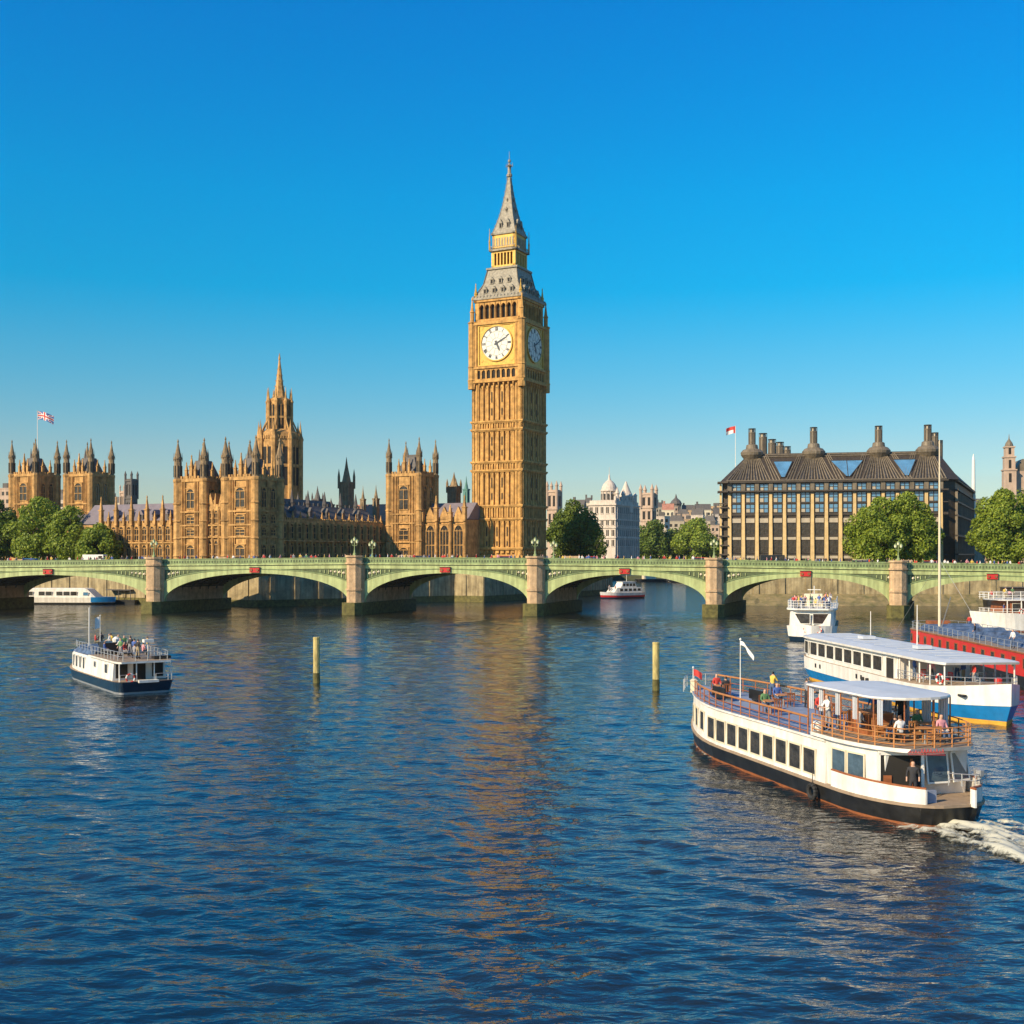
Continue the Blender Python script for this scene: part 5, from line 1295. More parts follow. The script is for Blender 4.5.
    tx = [(7.6,.6,'by the flagpole'),(3.2,-.9,'amidships on the far side'),(1.0,1.0,'amidships by the near rail'),(-1.4,-.8,'just ahead of the canopy')]
    for i, (x, y, wh) in enumerate(tx):
        table(W(x, y, zd+sh(x)), 0, 'round table on the open deck of the nearest boat, '+wh)
        for j, (dx, dy, rt, wd) in enumerate(((.62,0,R(90),'on its bow side'),(-.62,0,R(-90),'on its stern side'))):
            chair(W(x+dx, y+dy, zd+sh(x)), rz+rt, 'brown chair at the table '+wh+', '+wd, 'wood')
    for i, (x, y, wh) in enumerate(((-5.4,.95,'first from the bow end'),(-9.3,.95,'behind the bar counter'),(-9.3,-.9,'far side near the stern'),(-10.6,0,'nearest the stern'))):
        table(W(x, y, 3.07), 0, 'round wooden table under the canopy, '+wh)
        for (dx, wd) in ((.6,'bow side'),(-.6,'stern side')):
            chair(W(x+dx, y, 3.07), rz+(R(90) if dx > 0 else R(-90)), f'pale chair under the canopy, table {wh}, {wd}', 'wood_lt', 'chairs under the canopy of the nearest boat')
    for (x, y, z, rt, pose, tp, lg, lb) in ((-5.95,1.75,3.07,R(0),'lean','white','grey','person in white leaning at the near rail of the nearest boat by the canopy'),
        (-6.9,-1.3,3.07,R(30),'stand','black','black','person in black standing behind the bar on the nearest boat'),
        (-9.9,.95,3.07,R(-90),'sit','black','denim','person in black seated under the canopy near the stern'),
        (-8.7,-.9,3.07,R(90),'sit','green','khaki','person in green seated under the canopy on the far side'),
        (-11.4,1.1,.92,R(60),'stand','black','black','person in black standing in the stern doorway of the nearest boat'),
        (-7.6,1.2,3.07,R(180),'sit','grey','denim','person in grey seated under the canopy by the near rail'),
        (-4.9,-1.2,3.07,R(20),'stand','blue','khaki','person in blue standing at the front edge of the canopy'),
        (-10.4,-.9,3.07,R(90),'sit','pink','denim','person in pink seated at the stern end of the upper deck'),
        (-10.2,.9,3.07,R(-90),'sit','white','black','person in white seated at the stern end of the upper deck'),
        (5.6,-1.5,2.95,R(200),'lean','yellow','denim','person in yellow leaning on the far rail of the nearest boat'),
        (2.2,-1.7,2.9,R(170),'stand','grey','black','person in grey standing by the far rail of the nearest boat'),
        (1.6,1.0,2.87,R(90),'sit','green','denim','person in green seated by the near rail of the open deck'),
        (8.2,.6,3.02,R(90),'sit','red','denim','person in red seated at the bow end of the nearest boat'),
        (7.0,.6,3.0,R(-90),'sit','black','black','person in black seated facing the bow table of the nearest boat'),
        (3.9,-.9,2.89,R(90),'sit','blue','denim','person in blue seated amidships on the nearest boat'),
        (-.7,-.8,2.87,R(90),'sit','red','black','person in red seated just ahead of the canopy')):
        person(W(x, y, z), rz+rt, pose, tp, lg, lb, 'people on the boats')
    # dark padded benches near the flagpole
    for i, (x, y) in enumerate(((6.2,1.1),(4.4,-.2))):
        b = thing('bench', ('black padded bench by the near rail of the nearest boat','black padded bench beside the white flagpole')[i], 'bench', W(x, y, 2.9), rz, 'benches on the nearest boat')
        q = MB(); q.box(-.8,.8,-.25,.25,.28,.45); q.build('seat', M['black'], b); q = MB(); q.box(-.8,.8,.25,.33,.3,.85); q.build('backrest', M['black'], b)
        for sx in (-.7,.7): q = MB(); q.box(sx-.03,sx+.03,-.2,.2,0,.28); q.build('leg', M['steel'], b)
boat_main()

def boat_blue():
    L2 = Vector((.094,-.9956,0))
    Lh = 33.6; ctr = Vector((30.95, 95.0, 0))      # bow at s=+7.5
    t = thing('passenger_boat', 'long white boat with a blue hull and flat pale roof, second nearest at right', 'passenger boat', ctr, math.atan2(-.9956,.094))
    H = Hull(Lh, 5.9, 3.0, 6.0, 2.0, 1.9, .45)
    sh = lambda x: .45*max(0,(x-6)/11)**2 + .1*max(0,(-x-10)/7)**2
    hull_part(t, H, [(-.5,.84,.95,0),(.0,.90,.965,0),(.22,.91,.968,0),(.24,.92,.97,1),(.95,1.0,1.0,1),(.97,1.01,1.003,2),(2.0,1.02,1.006,2)], [M['yellow'], M['blue'], M['white2'], M['deck']], sh, 3)
    m = MB(); x1 = 5.5
    m.loft([H.loop(2.0,.12,x0=-16.3,x1=x1), H.loop(3.75,.2,x0=-16.2,x1=x1)], [0]); m.build('cabin', M['white2'], t)
    side_windows(t, H, .13, 2.35, 1.15, 1.75, [-14.6+k*2.05 for k in range(9)], 'white', sides=(-1,1))
    m = MB(); m.T = Matrix.Translation((4.4,-H.h(4.4)+.10,0)); m.box(-.7,.7,-.06,.05,1.3,3.5,0); m.box(-.8,-.7,-.09,.05,1.3,3.6,1); m.box(.7,.8,-.09,.05,1.3,3.6,1); m.build('door', [M['dark'], M['white2']], t)
    # roof, running forward as an awning over the open bow deck
    m = MB(); m.loft([H.loop(3.76,-.12,x0=-16.5,x1=13.0), H.loop(3.92,-.14,x0=-16.6,x1=13.1), H.loop(4.08,.9,x0=-15.6,x1=12.3)], [0,1], capmi=1); m.build('roof', [M['white2'], M['canopy']], t)
    m = MB()
    for x in np.arange(-15, 13, 2.2): m = MB(); m.box(x-.05,x+.05,-1.6,1.6,4.085,4.13); m.build('roof_batten', M['canopy'], t)
    for a_, b_ in ((-8,-6.8),(3,4)): m = MB(); m.box(a_,b_,-.55,.55,4.14,4.4); m.build('roof_hatch', M['canopy'], t)
    for x in (5.9,7.6,9.3,11.0,12.6):
        for s in (1,-1): q = MB(); y = H.h(x)-.15; q.tube((x,s*y,2.0),(x,s*y,3.8),.06,.06,6); q.build('post', M['white2'], t)
    pts = [(x,-H.h(x)+.1,2.2+sh(x)) for x in np.linspace(5.6,16.0,12)] + [(x,H.h(x)-.1,2.2+sh(x)) for x in np.linspace(16.0,5.6,12)]
    rail(t, pts, .6, (.58,.3), .03, 'steel', step=1.1)
    m = MB()
    for x in (8.6, 9.9): m.box(x-.35,x+.35,-H.h(x)*1.02-.06,-H.h(x)*.95,1.45,1.65,0)
    m.box(13.2,14.6,-H.h(13.9)-.08,-H.h(13.9)+.2,1.75,1.9,0)
    for x in (-11.5,-10.4,-2,-1): m.box(x-.12,x+.12,-H.h(x)*1.02-.05,-H.h(x)*.95,1.35,1.7,0)
    m.build('fairlead', M['black'], t)
    for x in (-.5, .4): q = MB(); q.tube((x,-H.h(x)-.16,.9),(x,-H.h(x)-.16,1.6),.14,.14,8); q.build('fender', M['rubber'], t)
    q = MB(); q.tube((-9,1,4.1),(-9,1,6.4),.04,.03,5); q.tube((1.5,.5,4.1),(1.5,.5,7.4),.05,.03,5); q.build('antenna', M['white'], t)
    q = MB(); q.lathe([(.25,2.4),(.25,3.0),(.12,3.1)],15.2,0,8); q.build('windlass', M['red'], t)
    q = MB(); q.box(-16.6,-16.3,-2.0,2.0,2.0,2.9); q.build('stern_locker', M['white2'], t)
    lifebuoy(t, (12.3,-H.h(12.3)+.02,2.75), H.slope(12.3)*-1)
    W = lambda x,y,z: w_of(t,(x,y,z)); rz = t.rotation_euler.z
    for i,(x,y) in enumerate(((7,-1.6),(8.4,-1.7),(8.8,1.2),(10.4,-1.2),(10.6,1.0),(11.8,.2))):
        c = ('red','white','steel','red','steel','white')[i]
        chair(W(x,y,2.02+sh(x)), rz+R(90+i*37), f'{("red","white","grey","red","grey","white")[i]} chair on the blue hulled boat, ' + ('by the near rail','second from the cabin door','behind the red one on the far side','near the middle of the rail','far side toward the bow','closest to the bow')[i], c, 'chairs on the blue hulled boat')
    for i,(x,y,tp) in enumerate(((6.4,-1.9,'blue'),(9.2,-1.9,'pink'),(9.8,.2,'blue'),(12.6,-.4,'red'),(7.6,.8,'white'))):
        person(W(x,y,2.02+sh(x)), rz+R(60*i), 'stand', tp, LEGS[i%4], f'person in {tp} under the awning of the blue hulled boat' + (' beside the door' if i==0 else ' in the middle' if i==2 else ''), 'people on the boats')
boat_blue()

def boat_red():
    t = thing('barge', 'long red barge with blue covered deck, cut by the right edge', 'barge', (47.0, 110, -.2), -math.pi/2-R(2.8))
    H = Hull(56, 6.4, 3.5, 4.5, 2.0, 2.0, .5)
    hull_part(t, H, [(-.5,.9,.97,0),(.0,.94,.98,0),(1.15,1.0,1.0,0),(1.17,1.01,1.0,1),(3.05,1.0,1.0,1),(3.07,1.02,1.004,2),(3.2,1.02,1.004,2)], [M['black'], M['red'], M['rust'], M['deck']], None, 3)
    side_windows(t, H, -.03, 1.85, .85, .9, [-25+k*2.6 for k in range(19)], 'rust', sides=(-1,1))
    pts = H.loop(3.2,.1,n=16); rail(t, pts, .8, (.78,.4), .03, 'steel', step=1.6, closed=True)
    m = MB(); rr = random.Random(4)
    for k in range(20):
        x = -24+k*2.45; y = rr.uniform(-.8,.8); h = rr.uniform(.5,1.0); m.frus(x,y,3.21,3.21+h,1.15,2.1,.7,1.4); m.frus(x+1.1,y+rr.uniform(-1,1),3.21,3.21+h*.7,.6,1.2,.3,.8)
    m.build('tarpaulin', M['tarp'], t)
    q = MB(); q.box(-26.6,-25.4,-1.2,1.2,3.21,4.1); q.build('wheelhouse', M['rust'], t)
    W = (Matrix.Translation(t.location) @ Matrix.Rotation(t.rotation_euler.z, 4, 'Z')).inverted() @ Vector((wx(939.5,131), 131, 0))
    q = MB(); q.lathe([(.12,2.9),(.15,4),(.13,12),(.09,20),(.06,23.9),(.03,24.1)], W.x, W.y, 8); q.build('mast', M['cream'], t)
    q = MB(); q.tube((W.x+.3,W.y,3.2),(W.x+2.6,W.y+.4,7.0),.07,.05,5); q.tube((W.x,W.y,11),(W.x-9,W.y-2,3.1),.02,.02,4); q.tube((W.x,W.y,11),(W.x+9,W.y+2,3.1),.02,.02,4); q.build('rigging', M['steel'], t)
    for i,(x,y) in enumerate(((-22,2.2),(-6,-2.5),(4,-2.5),(9,-2.6))):
        person(w_of(t,(x,y,3.2)), i, 'stand', ('red','black','white','grey')[i], 'denim', f'person in {("red","black","white","grey")[i]} standing among the blue covers on the red barge', 'people on the boats')
boat_red()

def crowd(t, xs, ys, z, n, seed, where, pose=('stand','sit','lean')):
    rr = random.Random(seed); used = {}
    for i in range(n):
        x = xs[0]+(xs[1]-xs[0])*(i+rr.uniform(.2,.8))/n; y = rr.uniform(*ys); tp = TOPS[(i*3+seed) % 8]; ps = pose[i % len(pose)]
        lg = LEGS[rr.randrange(4)]; lb = f'person in {tp} and {lg} {"seated" if ps == "sit" else "standing"} {where}'
        person(w_of(t,(x,y,z)), rr.uniform(0,6.28), ps, tp, lg, lb, 'people on the boats')

def small_boat():   # left
    f = Vector((-.55,.835,0)); c = Vector((-35.3,106.0,0))
    t = thing('passenger_boat', 'small white and navy passenger boat alone on the left', 'passenger boat', c, math.atan2(.835,-.55))
    H = Hull(20.6, 4.8, 1.2, 6.0, 2.0, 2.0, .80)
    sh = lambda x: .35*max(0,(x-2)/7)**2 + .08*max(0,(-x-5)/4)
    hull_part(t, H, [(-.4,.84,.95,0),(.0,.92,.965,0),(.16,.93,.968,1),(.18,.94,.97,0),(.92,1.0,1.0,0),(.95,1.02,1.0,0)], [M['navy'], M['steel'], M['deck']], sh, 2)
    m = MB(); m.loft([H.loop(.95,.2,x0=-8.2,x1=9.2,zf=lambda x,z: z+sh(x)*.6), H.loop(2.5,.32,x0=-8.2,x1=8.6,zf=lambda x,z: z+sh(x)*.3)], [0], capmi=1); m.build('cabin', [M['white2'], M['deckblue']], t)
    m = MB(); m.loft([H.loop(2.51,.1,x0=-10.2,x1=-1.0), H.loop(2.66,.08,x0=-10.2,x1=-1.0)], [0], capmi=1); m.build('roof', [M['white2'], M['deck']], t)
    m = MB(); m.loft([H.loop(2.55,.5,x0=-.9,x1=8.2), H.loop(2.95,.8,x0=-.9,x1=7.9)], [0]); m.build('awning', M['tarp'], t)
    side_windows(t, H, .24, 1.25, 1.05, .62, [7.4-k*1.25 for k in range(6)], 'white')
    side_windows(t, H, .24, 1.45, .8, .9, [-6.2], 'white')
    lp = link('porthole', box_win(.42,.42,'steel'), t, (-2.6, H.h(-2.6)-.22, 1.75))
    for y,w_ in ((-1.5,.9),(0,1.0),(1.45,.95)):
        q = MB(); q.box(-8.26,-8.2,y-w_/2,y+w_/2,1.0 if y==0 else 1.2,2.35); q.build('door' if y==0 else 'window', M['dark'], t)
    for y in (-2.1,-.72,.72,2.1): q = MB(); q.tube((-9.9,y,1.0),(-9.9,y,2.5),.05,.05,6); q.build('post', M['white2'], t)
    rail(t, [(-10.1,2.1,1.0),(-10.1,.8,1.0)], .6, (.6,.3), .03, 'steel'); rail(t, [(-10.1,-.8,1.0),(-10.1,-2.1,1.0)], .6, (.6,.3), .03, 'steel')
    q = MB(); q.box(-10.6,-9.9,-.9,.7,.95,1.15); q.build('stern_step', M['white2'], t)
    lifebuoy(t, (-10.2,1.3,1.35), R(90))
    pts = [(x,H.h(x)-.4,2.68) for x in np.linspace(-1,-10,8)]+[(x,-H.h(x)+.4,2.68) for x in np.linspace(-10,-1,8)]
    rail(t, pts, .75, (.73,.38), .03, 'steel', step=1.0)
    pts = [(x,H.h(x)-.55,2.9) for x in np.linspace(0,6.8,7)]; rail(t, pts, .6, (.6,.3), .025, 'steel', step=1.0)
    pts = [(x,-H.h(x)+.55,2.9) for x in np.linspace(0,6.8,7)]; rail(t, pts, .6, (.6,.3), .025, 'steel', step=1.0)
    q = MB(); q.box(-2.2,-.2,-1.2,1.2,2.66,3.7); q.build('wheelhouse', M['black'], t)
    q = MB(); q.lathe([(.05,2.6),(.05,6.4),(.02,6.5)],5.6,.6,6); q.build('mast', M['white'], t)
    flag(t, .6, .9, 2.6, 5.9, .5, 1.0, 'white', R(90), droop=.3)
    q = MB(); q.lathe([(.3,3.7),(.35,3.95),(.1,4.15)],-1.2,0,10); q.build('radar_dome', M['white2'], t)
    q = MB(); q.lathe([(.06,2.66),(.06,4.2)],-7.6,-.9,6); q.box(-7.9,-7.3,-1.3,-.5,4.0,4.25); q.build('searchlight', M['white2'], t)
    q = MB(); q.box(-9.0,-8.2,-2.4,-1.0,2.7,2.95); q.build('raft_box', M['black'], t)
    crowd(t, (-8.5,-2.6), (-1.7,1.7), 2.67, 12, 3, 'on top of the small left boat'); crowd(t, (1,6), (-1.1,1.1), 2.9, 6, 4, 'at the bow of the small left boat', ('sit',))
small_boat()

def ferry():
    d = Vector((.27,.963,0)); L = 24; c = Vector((38.9,156,0)) + d*(L/2)
    t = thing('passenger_ferry', 'white crowded ferry coming head on below the bridge arch at right', 'ferry', c, math.atan2(-d.y,-d.x))
    H = Hull(L, 6.4, 2.0, 2.6, 2.0, 2.2, .7)
    hull_part(t, H, [(-.5,.85,.95,0),(.0,.9,.96,0),(.5,.95,.98,0),(.52,.96,.98,1),(1.7,1.02,1.0,1)], [M['navy'], M['white2'], M['deck']], lambda x: .25*max(0,(x-4)/8), 2)
    m = MB(); m.loft([H.loop(1.7,.3,x0=-11,x1=10.6), H.loop(4.1,.4,x0=-11,x1=10.3)], [0]); m.loft([H.loop(4.11,-.05,x0=-11.4,x1=11.0), H.loop(4.3,-.05,x0=-11.4,x1=11.0)], [0]); m.build('cabin', M['white2'], t)
    side_windows(t, H, .36, 2.3, 1.2, 1.4, [-9.5+k*1.8 for k in range(10)], 'white')
    for y in (-1.25,1.25): o = link('window', box_win(2.2,1.35,'white'), t, (10.62-.08, y, 2.3)); o.rotation_euler = (0,0,-R(90)+ (R(12) if y>0 else -R(12)))
    pts = [(x,H.h(x)-.1,4.3) for x in np.linspace(-10.5,10.8,12)]+[(x,-H.h(x)+.1,4.3) for x in np.linspace(10.8,-10.5,12)]
    rail(t, pts, 1.0, (1.0,.66,.33), .045, 'white', step=1.0)
    lifebuoy(t, (11.5,.9,1.6), R(90), .4); lifebuoy(t, (11.5,-.6,1.6), R(90), .4, ('cloth_red','cloth_white'))
    q = MB(); q.lathe([(.08,4.3),(.06,7.0)],-2,0,6); q.box(-2.1,-1.9,-.9,.9,6.4,6.5); q.build('mast', M['white'], t)
    q = MB(); q.frus(2,0,4.3,6.0,1.0,1.4,.8,1.2); q.build('wheelhouse', M['cream'], t)
    crowd(t, (10,-8), (-2.3,2.3), 4.3, 26, 1, 'on the top deck of the head on ferry'); crowd(t, (10.2,8.5), (-2.5,2.5), 4.3, 8, 2, 'at the front rail of the head on ferry', ('lean','stand'))
ferry()

def right_boat():
    t = thing('passenger_boat', 'white crowded pleasure boat at the right edge below the bridge', 'pleasure boat', (83.6, 180.5, 0), math.pi+R(6))
    H = Hull(31, 6.4, 2.5, 5.5, 2.0, 1.9, .6)
    hull_part(t, H, [(-.5,.88,.95,0),(.0,.92,.955,0),(.2,.93,.96,0),(.22,.94,.962,1),(2.5,1.02,1.0,1)], [M['rust'], M['white2'], M['deck']], lambda x: .2*max(0,(x-6)/9), 2)
    m = MB(); m.loft([H.loop(2.5,.5,x0=-13,x1=11), H.loop(4.6,.55,x0=-13,x1=10.6)], [0]); m.build('cabin', M['wood'], t)
    m = MB(); m.loft([H.loop(4.61,.1,x0=-13.5,x1=12), H.loop(4.78,.1,x0=-13.5,x1=12)], [0]); m.build('deck', M['white2'], t)
    side_windows(t, H, .5, 3.0, 1.2, 1.5, [-11.5+k*2.1 for k in range(11)], 'cream')
    for x in np.arange(-12, 12, 2.1):
        q = MB(); q.tube((x,H.h(x)-.2,2.5),(x,H.h(x)-.2,4.62),.08,.08,5); q.build('post', M['white2'], t)
    for z0,hh in ((2.5,.9),(4.78,1.0)):
        pts = [(x,H.h(x)-.15,z0) for x in np.linspace(-13,13,12)]+[(x,-H.h(x)+.15,z0) for x in np.linspace(13,-13,12)]; rail(t, pts, hh, (hh,hh*.6,hh*.3), .045, 'white', step=1.3)
    q = MB(); q.frus(4,0,4.78,6.2,1.6,1.3,1.2,1.1); q.build('wheelhouse', M['yellow'], t)
    lifebuoy(t, (9,H.h(9)-.1,3.0), 0, .4)
    crowd(t, (-12,11.5), (-2.4,2.4), 4.78, 26, 5, 'on the top deck of the right edge boat'); crowd(t, (-11,12), (2.2,2.5), 2.5, 10, 6, 'at the lower rail of the right edge boat', ('stand',))
right_boat()

def far_boats():
    # moored white boat seen through the left arch
    t = thing('passenger_boat', 'long white boat with a blue nose seen through the leftmost arch', 'passenger boat', (wx(68,278), 278, 0), R(-4))
    H = Hull(22.5, 5.0, 3.0, 5.5, 2.0, 2.0, .6)
    hull_part(t, H, [(-.5,.9,.95,0),(.0,.93,.97,0),(.5,.97,.99,0),(.52,.97,.99,1),(1.7,1.02,1.0,1)], [M['black'], M['white2'], M['deck']], None, 1)
    m = MB(); m.loft([H.loop(1.7,.2,x0=-10,x1=7.5), H.loop(3.6,.5,x0=-9.8,x1=5.4), H.loop(3.8,.7,x0=-9,x1=4.6)], [0,0]); m.build('cabin', M['white2'], t)
    side_windows(t, H, .22, 2.1, .95, 1.5, [-8,-5.2,-3.5,-1.0,.7,2.4], 'white')
    side_windows(t, H, .2, 2.1, .8, 1.2, [5.2], 'white', 'glass_sky')
    m = MB(); m.loft([H.loop(.6,-.06,x0=6.5,x1=11.25), H.loop(1.75,-.09,x0=6.5,x1=11.4)], [0]); m.build('nose', M['blue'], t)
    # dark pontoon beside it
    t = thing('pontoon', 'dark floating landing stage right of the moored white boat under the left arch', 'pontoon', (wx(124,281), 281, 0), R(-20)); m = MB(); m.box(-4.5,4.5,-2,2,-.3,1.0); m.build('float', M['black'], t)
    m = MB(); m.box(-4,3,-1.5,1.5,3.2,3.4); [m.tube((x,y,1),(x,y,3.2),.1,.1,5) for x in (-3.8,-.5,2.8) for y in (-1.3,1.3)]; m.build('shelter', M['slate'], t)
    # cruiser beyond the central arch
    t = thing('motor_cruiser', 'white cruiser with a red bow stripe seen through the arch right of the clock tower', 'cruiser', (wx(621,318), 318, 0), math.pi+R(38))
    H = Hull(15, 4.4, 1.6, 5, 2.0, 1.9, .7)
    hull_part(t, H, [(-.4,.88,.95,0),(.0,.92,.96,0),(.35,.95,.97,0),(.8,.98,.98,1),(1.5,1.03,1.0,2)], [M['navy'], M['red'], M['white2'], M['deck']], lambda x: .2*max(0,(x-2)/5), 3)
    m = MB(); m.loft([H.loop(1.5,.4,x0=-6.5,x1=4), H.loop(2.9,.7,x0=-6,x1=2.6)], [0]); m.loft([H.loop(2.9,.9,x0=-4.5,x1=1.2), H.loop(4.3,1.1,x0=-4.2,x1=.4), H.loop(4.45,1.0,x0=-4.6,x1=.8)], [0,0]); m.build('cabin', M['white2'], t)
    side_windows(t, H, .5, 1.9, .7, 1.2, [-5,-3.4,-1.8,-.2,1.4], 'white'); side_windows(t, H, .96, 3.15, .8, 1.0, [-3.6,-2.4,-1.2,0], 'white')
    q = MB(); q.lathe([(.06,4.4),(.04,6.2)],-2,0,6); q.build('mast', M['white'], t)
    crowd(t, (2.5,4.8), (-.9,.9), 1.8, 3, 8, 'on the bow of the distant cruiser', ('stand',))
    # workboats by the far shore and a moored lighter under the right arch
    for i,(px,Y,L,lb) in enumerate(((690,500,20,'dark moored barge by the far shore seen through the arch, right one'),(660,520,22,'dark moored barge by the far shore seen through the arch, left one'))):
        t = thing('moored_barge', lb, 'barge', (wx(px,Y), Y, 0), R(10*i), 'barges moored at the far shore'); H = Hull(L,5,2,4)
        hull_part(t, H, [(-.4,.9,.96,0),(0,.94,.97,0),(1.3,1,1,0)], [M['black'], M['deck']], None, 1); q = MB(); q.box(-L*.35,-L*.1,-1.6,1.6,1.3,3.2); q.build('wheelhouse', M['cream'], t)
    t = thing('moored_barge', 'dark moored lighter under the rightmost arch by the shingle', 'barge', (wx(1022,258), 258, 0), R(-3)); H = Hull(16,5,2,4)
    hull_part(t, H, [(-.4,.9,.96,0),(0,.94,.97,0),(1.8,1,1,0)], [M['black'], M['deck']], None, 1); q = MB(); q.box(-4,4,-1.8,1.8,1.8,4.4,0); q.box(-4.2,4.2,-2,2,4.4,4.55,1); q.build('cabin', [M['bronze_dk'], M['slate']], t)
far_boats()

# mooring posts standing in the river
def posts():
    for px, Y, h, lb in ((316.5,105.8,4.05,'weathered timber mooring post standing in the river on the left'),(656,100.3,4.0,'weathered timber mooring post standing in the river on the right')):
        t = thing('mooring_post', lb, 'mooring post', (wx(px,Y), Y, 0), 0, 'mooring posts in the river'); m = MB()
        m.lathe([(.29,.9),(.29,h-.15),(.31,h-.14),(.30,h)], n=12); m.build('pile', M['postwood'], t)
        m = MB(); m.lathe([(.30,-1.5),(.31,.6),(.295,.9)], n=12); m.build('weed_band', M['algae'], t)
posts()

# flags and flagpoles on the palace tower and the office block
t = thing('flagpole', 'tall white flagpole with a red, white and blue flag above the leftmost palace tower', 'flagpole', (wx(37.5,338), 338, 0)); flag(t, 0, 0, 33, wz(411,338), 5.0, 2.3, 'union', R(-10), .14, droop=.3)
t = thing('flagpole', 'white flagpole with a red and white flag on the left end of the office roof', 'flagpole', (wx(735.5,312), 312, 0)); flag(t, 0, 0, 31, wz(426,312), 2.6, 1.8, 'redwhite', R(172), .1, droop=.25)

# foam behind the moving boats
def foam(name, pts, w0, w1, h0, h1, seed, dens=.5):
    rng = np.random.RandomState(seed); P = [Vector((*p,0)) for p in pts]; n = 90; k = 34; vs = []; seg = [(b-a).length for a,b in zip(P,P[1:])]; T = sum(seg)
    ph = rng.rand(12)*6.28
    for i in range(n+1):
        s = T*i/n; j = 0
        while j < len(seg)-1 and s > seg[j]: s -= seg[j]; j += 1
        a, b = P[j], P[j+1]; p = a.lerp(b, s/seg[j]); d = (b-a).normalized(); nn = Vector((-d.y, d.x, 0)); u = i/n; w_ = w0+(w1-w0)*u; hh = h0+(h1-h0)*u
        for q in range(k+1):
            v = q/k*2-1; x = p+nn*v*w_*(1+.1*math.sin(9*u+ph[0]))
            e = max(0, 1-abs(v)**4)*min(1, u*8+.1)*min(1,(1-u)*3)
            z = hh*e*(.35+.35*math.sin(v*4+u*13+ph[1])*math.sin(u*17+ph[2])+.25*math.sin(v*11+u*31+ph[3])*math.sin(v*7-u*23)+.2*rng.rand()) + .035
            vs.append((x.x, x.y, z if e > .02 else .01))
    fs = [(i*(k+1)+q, i*(k+1)+q+1, (i+1)*(k+1)+q+1, (i+1)*(k+1)+q) for i in range(n) for q in range(k)]
    m = MB(); m.v = vs; m.f = [list(f) for f in fs]; m.m = [0]*len(fs)
    if 'foam'+str(dens) not in M:
        mt = bpy.data.materials.new('foam'); mt.use_nodes = True; tr = mt.node_tree; b = tr.nodes['Principled BSDF']; b.inputs['Base Color'].default_value = (.50,.49,.40,1); b.inputs['Roughness'].default_value = .7
        g = tr.nodes.new('ShaderNodeNewGeometry'); nz = tr.nodes.new('ShaderNodeTexNoise'); nz.inputs['Scale'].default_value = 1.5; nz.inputs['Detail'].default_value = 9; nz.inputs['Roughness'].default_value = .7; nz.inputs['Distortion'].default_value = .7
        sx = tr.nodes.new('ShaderNodeSeparateXYZ'); ad = tr.nodes.new('ShaderNodeMath'); ad.operation = 'MULTIPLY_ADD'; ad.inputs[1].default_value = .9
        cr = tr.nodes.new('ShaderNodeValToRGB'); cr.color_ramp.elements[0].position = 1-dens; cr.color_ramp.elements[1].position = 1-dens+.16
        tr.links.new(g.outputs['Position'], nz.inputs['Vector']); tr.links.new(g.outputs['Position'], sx.inputs[0]); tr.links.new(sx.outputs[2], ad.inputs[0]); tr.links.new(nz.outputs[0], ad.inputs[2])
        tr.links.new(ad.outputs[0], cr.inputs[0]); tr.links.new(cr.outputs[0], b.inputs['Alpha']); M['foam'+str(dens)] = mt
    o = m.build(name, M['foam'+str(dens)], smooth=True); tag(o, kind='stuff')
foam('wake_foam', [(16.6,50.9),(18.4,48.2),(20.2,44.2),(22.5,40.5),(26,35),(30,30)], 1.3, 4.0, .5, .22, 1, .43)
foam('wake_foam', [(18.6,51.6),(21,49.0),(24,45.5),(27,42)], .6, 1.0, .28, .1, 5, .42)
foam('wake_foam', [(11.9,74.6),(11.3,72.6),(11.2,70.0),(11.4,66.0)], .2, .6, .25, .1, 2, .44)
foam('wake_foam', [(-27.6,100.2),(-29.4,98.7),(-31.6,97.2)], .3, .3, .12, .1, 3, .55)
foam('wake_foam', [(-43.6,111),(-45.0,108),(-46.5,104)], .25, .7, .1, .05, 4, .42)

# ------------------------------------------------------------------ traffic and people on the bridge
def car_proto():
    t = thing('car', 'x', 'car'); m = MB()
    m.loft([[(x,y*1.0,.35) for x,y in ((-2.1,-.85),(2.1,-.85),(2.1,.85),(-2.1,.85))],[(x,y,.9) for x,y in ((-2.15,-.88),(2.1,-.86),(2.1,.86),(-2.15,.88))],[(x,y,1.0) for x,y in ((-2.0,-.8),(1.9,-.78),(1.9,.78),(-2.0,.8))]])
    m.frus(-.25,0,1.48,1.55,1.15,.62,1.05,.55); m.build('body', M['red'], t)
    m = MB(); m.frus(-.25,0,1.0,1.48,1.7,.76,1.2,.64); m.build('windows', M['glass'], t)
    for x in (-1.3,1.3):
        for y in (-.86,.66): q = MB(); q.tube((x,y,.33),(x,y+.2,.33),.33,.33,12); q.build('wheel', M['rubber'], t)
    for y in (-.6,.6): q = MB(); q.box(2.08,2.13,y-.15,y+.15,.65,.8); q.build('headlight', M['dial'], t)
    return t
def van_proto():
    t = thing('van', 'x', 'van'); m = MB(); m.frus(-.4,0,.4,2.2,2.3,.98,2.2,.9); m.frus(2.2,0,.4,1.2,.6,.95,.5,.85); m.build('body', M['white'], t)
    m = MB(); m.box(.8,1.6,-.97,.97,1.35,1.95); m.box(1.78,1.86,-.7,.7,1.3,2.0); m.build('windows', M['glass'], t)
    for x in (-1.7,1.9):
        for y in (-.96,.76): q = MB(); q.tube((x,y,.36),(x,y+.2,.36),.36,.36,12); q.build('wheel', M['rubber'], t)
    return t
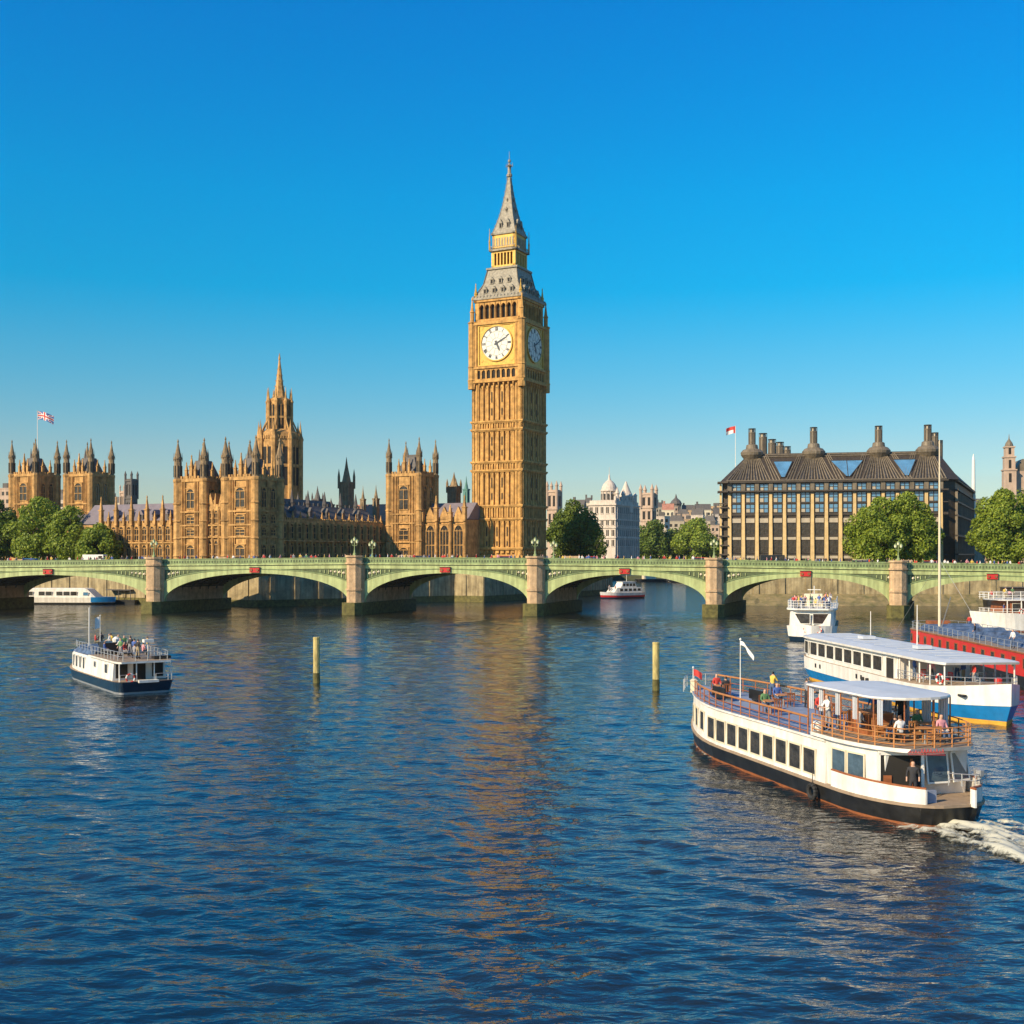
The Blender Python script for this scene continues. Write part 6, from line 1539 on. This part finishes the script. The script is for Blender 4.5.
def a_of(px): # bridge coordinate whose front parapet stands at this picture column
    lo, hi = -160, 136
    for _ in range(40):
        mid = (lo+hi)/2; p = BT @ Vector((mid, 3, 0)); 
        if p.x/p.y < (px-512)/FPX: lo = mid
        else: hi = mid
    return lo
def traffic():
    cars = [(86,'van','white','white van on the left part of the bridge in front of the low palace wing'),(500,'car','red','red car on the bridge in front of the clock tower'),(588,'car','red','red car on the bridge in front of the white domed building'),
            (699,'car','red','red car on the bridge left of the office block'),(930,'car','red','red car on the bridge below the right trees'),(300,'car','black','black car on the bridge before the shaded palace river front'),
            (772,'van','black','dark van on the bridge in front of the office block'),(860,'car','cream','cream car on the bridge by the large tree'),(415,'car','black','black car on the bridge left of the clock tower'),(20,'car','blue','blue car on the bridge by the leftmost trees')]
    protos = {'car': car_proto(), 'van': van_proto()}; used = set()
    for px, kd, col, lb in cars:
        o = protos[kd] if kd not in used else copy_tree(protos[kd]); used.add(kd)
        a = a_of(px); o.location = on_bridge(a, 6.2); o.rotation_euler = (0,0,-R(7.3)); tag(o, lb, kd, 'vehicles on the bridge')
        for ch in o.children:
            if ch.name.split('.')[0] == 'body': ch.data = ch.data.copy(); ch.data.materials[0] = M[{'black':'black','white':'white'}.get(col, col)]
    rr = random.Random(21); spans = ['above the leftmost arch','before the near palace pavilion','before the shaded palace river front','left of and below the clock tower','before the white domed building','before the office block','above the rightmost arch']
    px = 2
    while px < 1022:
        a = a_of(px); b = rr.choice((.85,1.2,1.7,2.3)); k = sum(1 for q in (154,256,354,534,713,896) if px > q); wh = [spans[0],spans[1],spans[2],spans[3],spans[4],spans[5],spans[6]][k]
        if min(abs(a-q) for q in PIERS) > .2:
            tp = rr.choice(TOPS); lg = rr.choice(LEGS)
            person(on_bridge(a, b, .14), rr.choice((R(-90),R(90),R(180)))+rr.uniform(-.3,.3), rr.choice(('walk','stand','walk')), tp, lg, f'person in {tp} and {lg} on the bridge {wh}', 'pedestrians on the bridge', rr.uniform(.92,1.08))
        px += rr.choice((2,3,3,4,5,6,9))
traffic()
print('objects', len(bpy.data.objects))
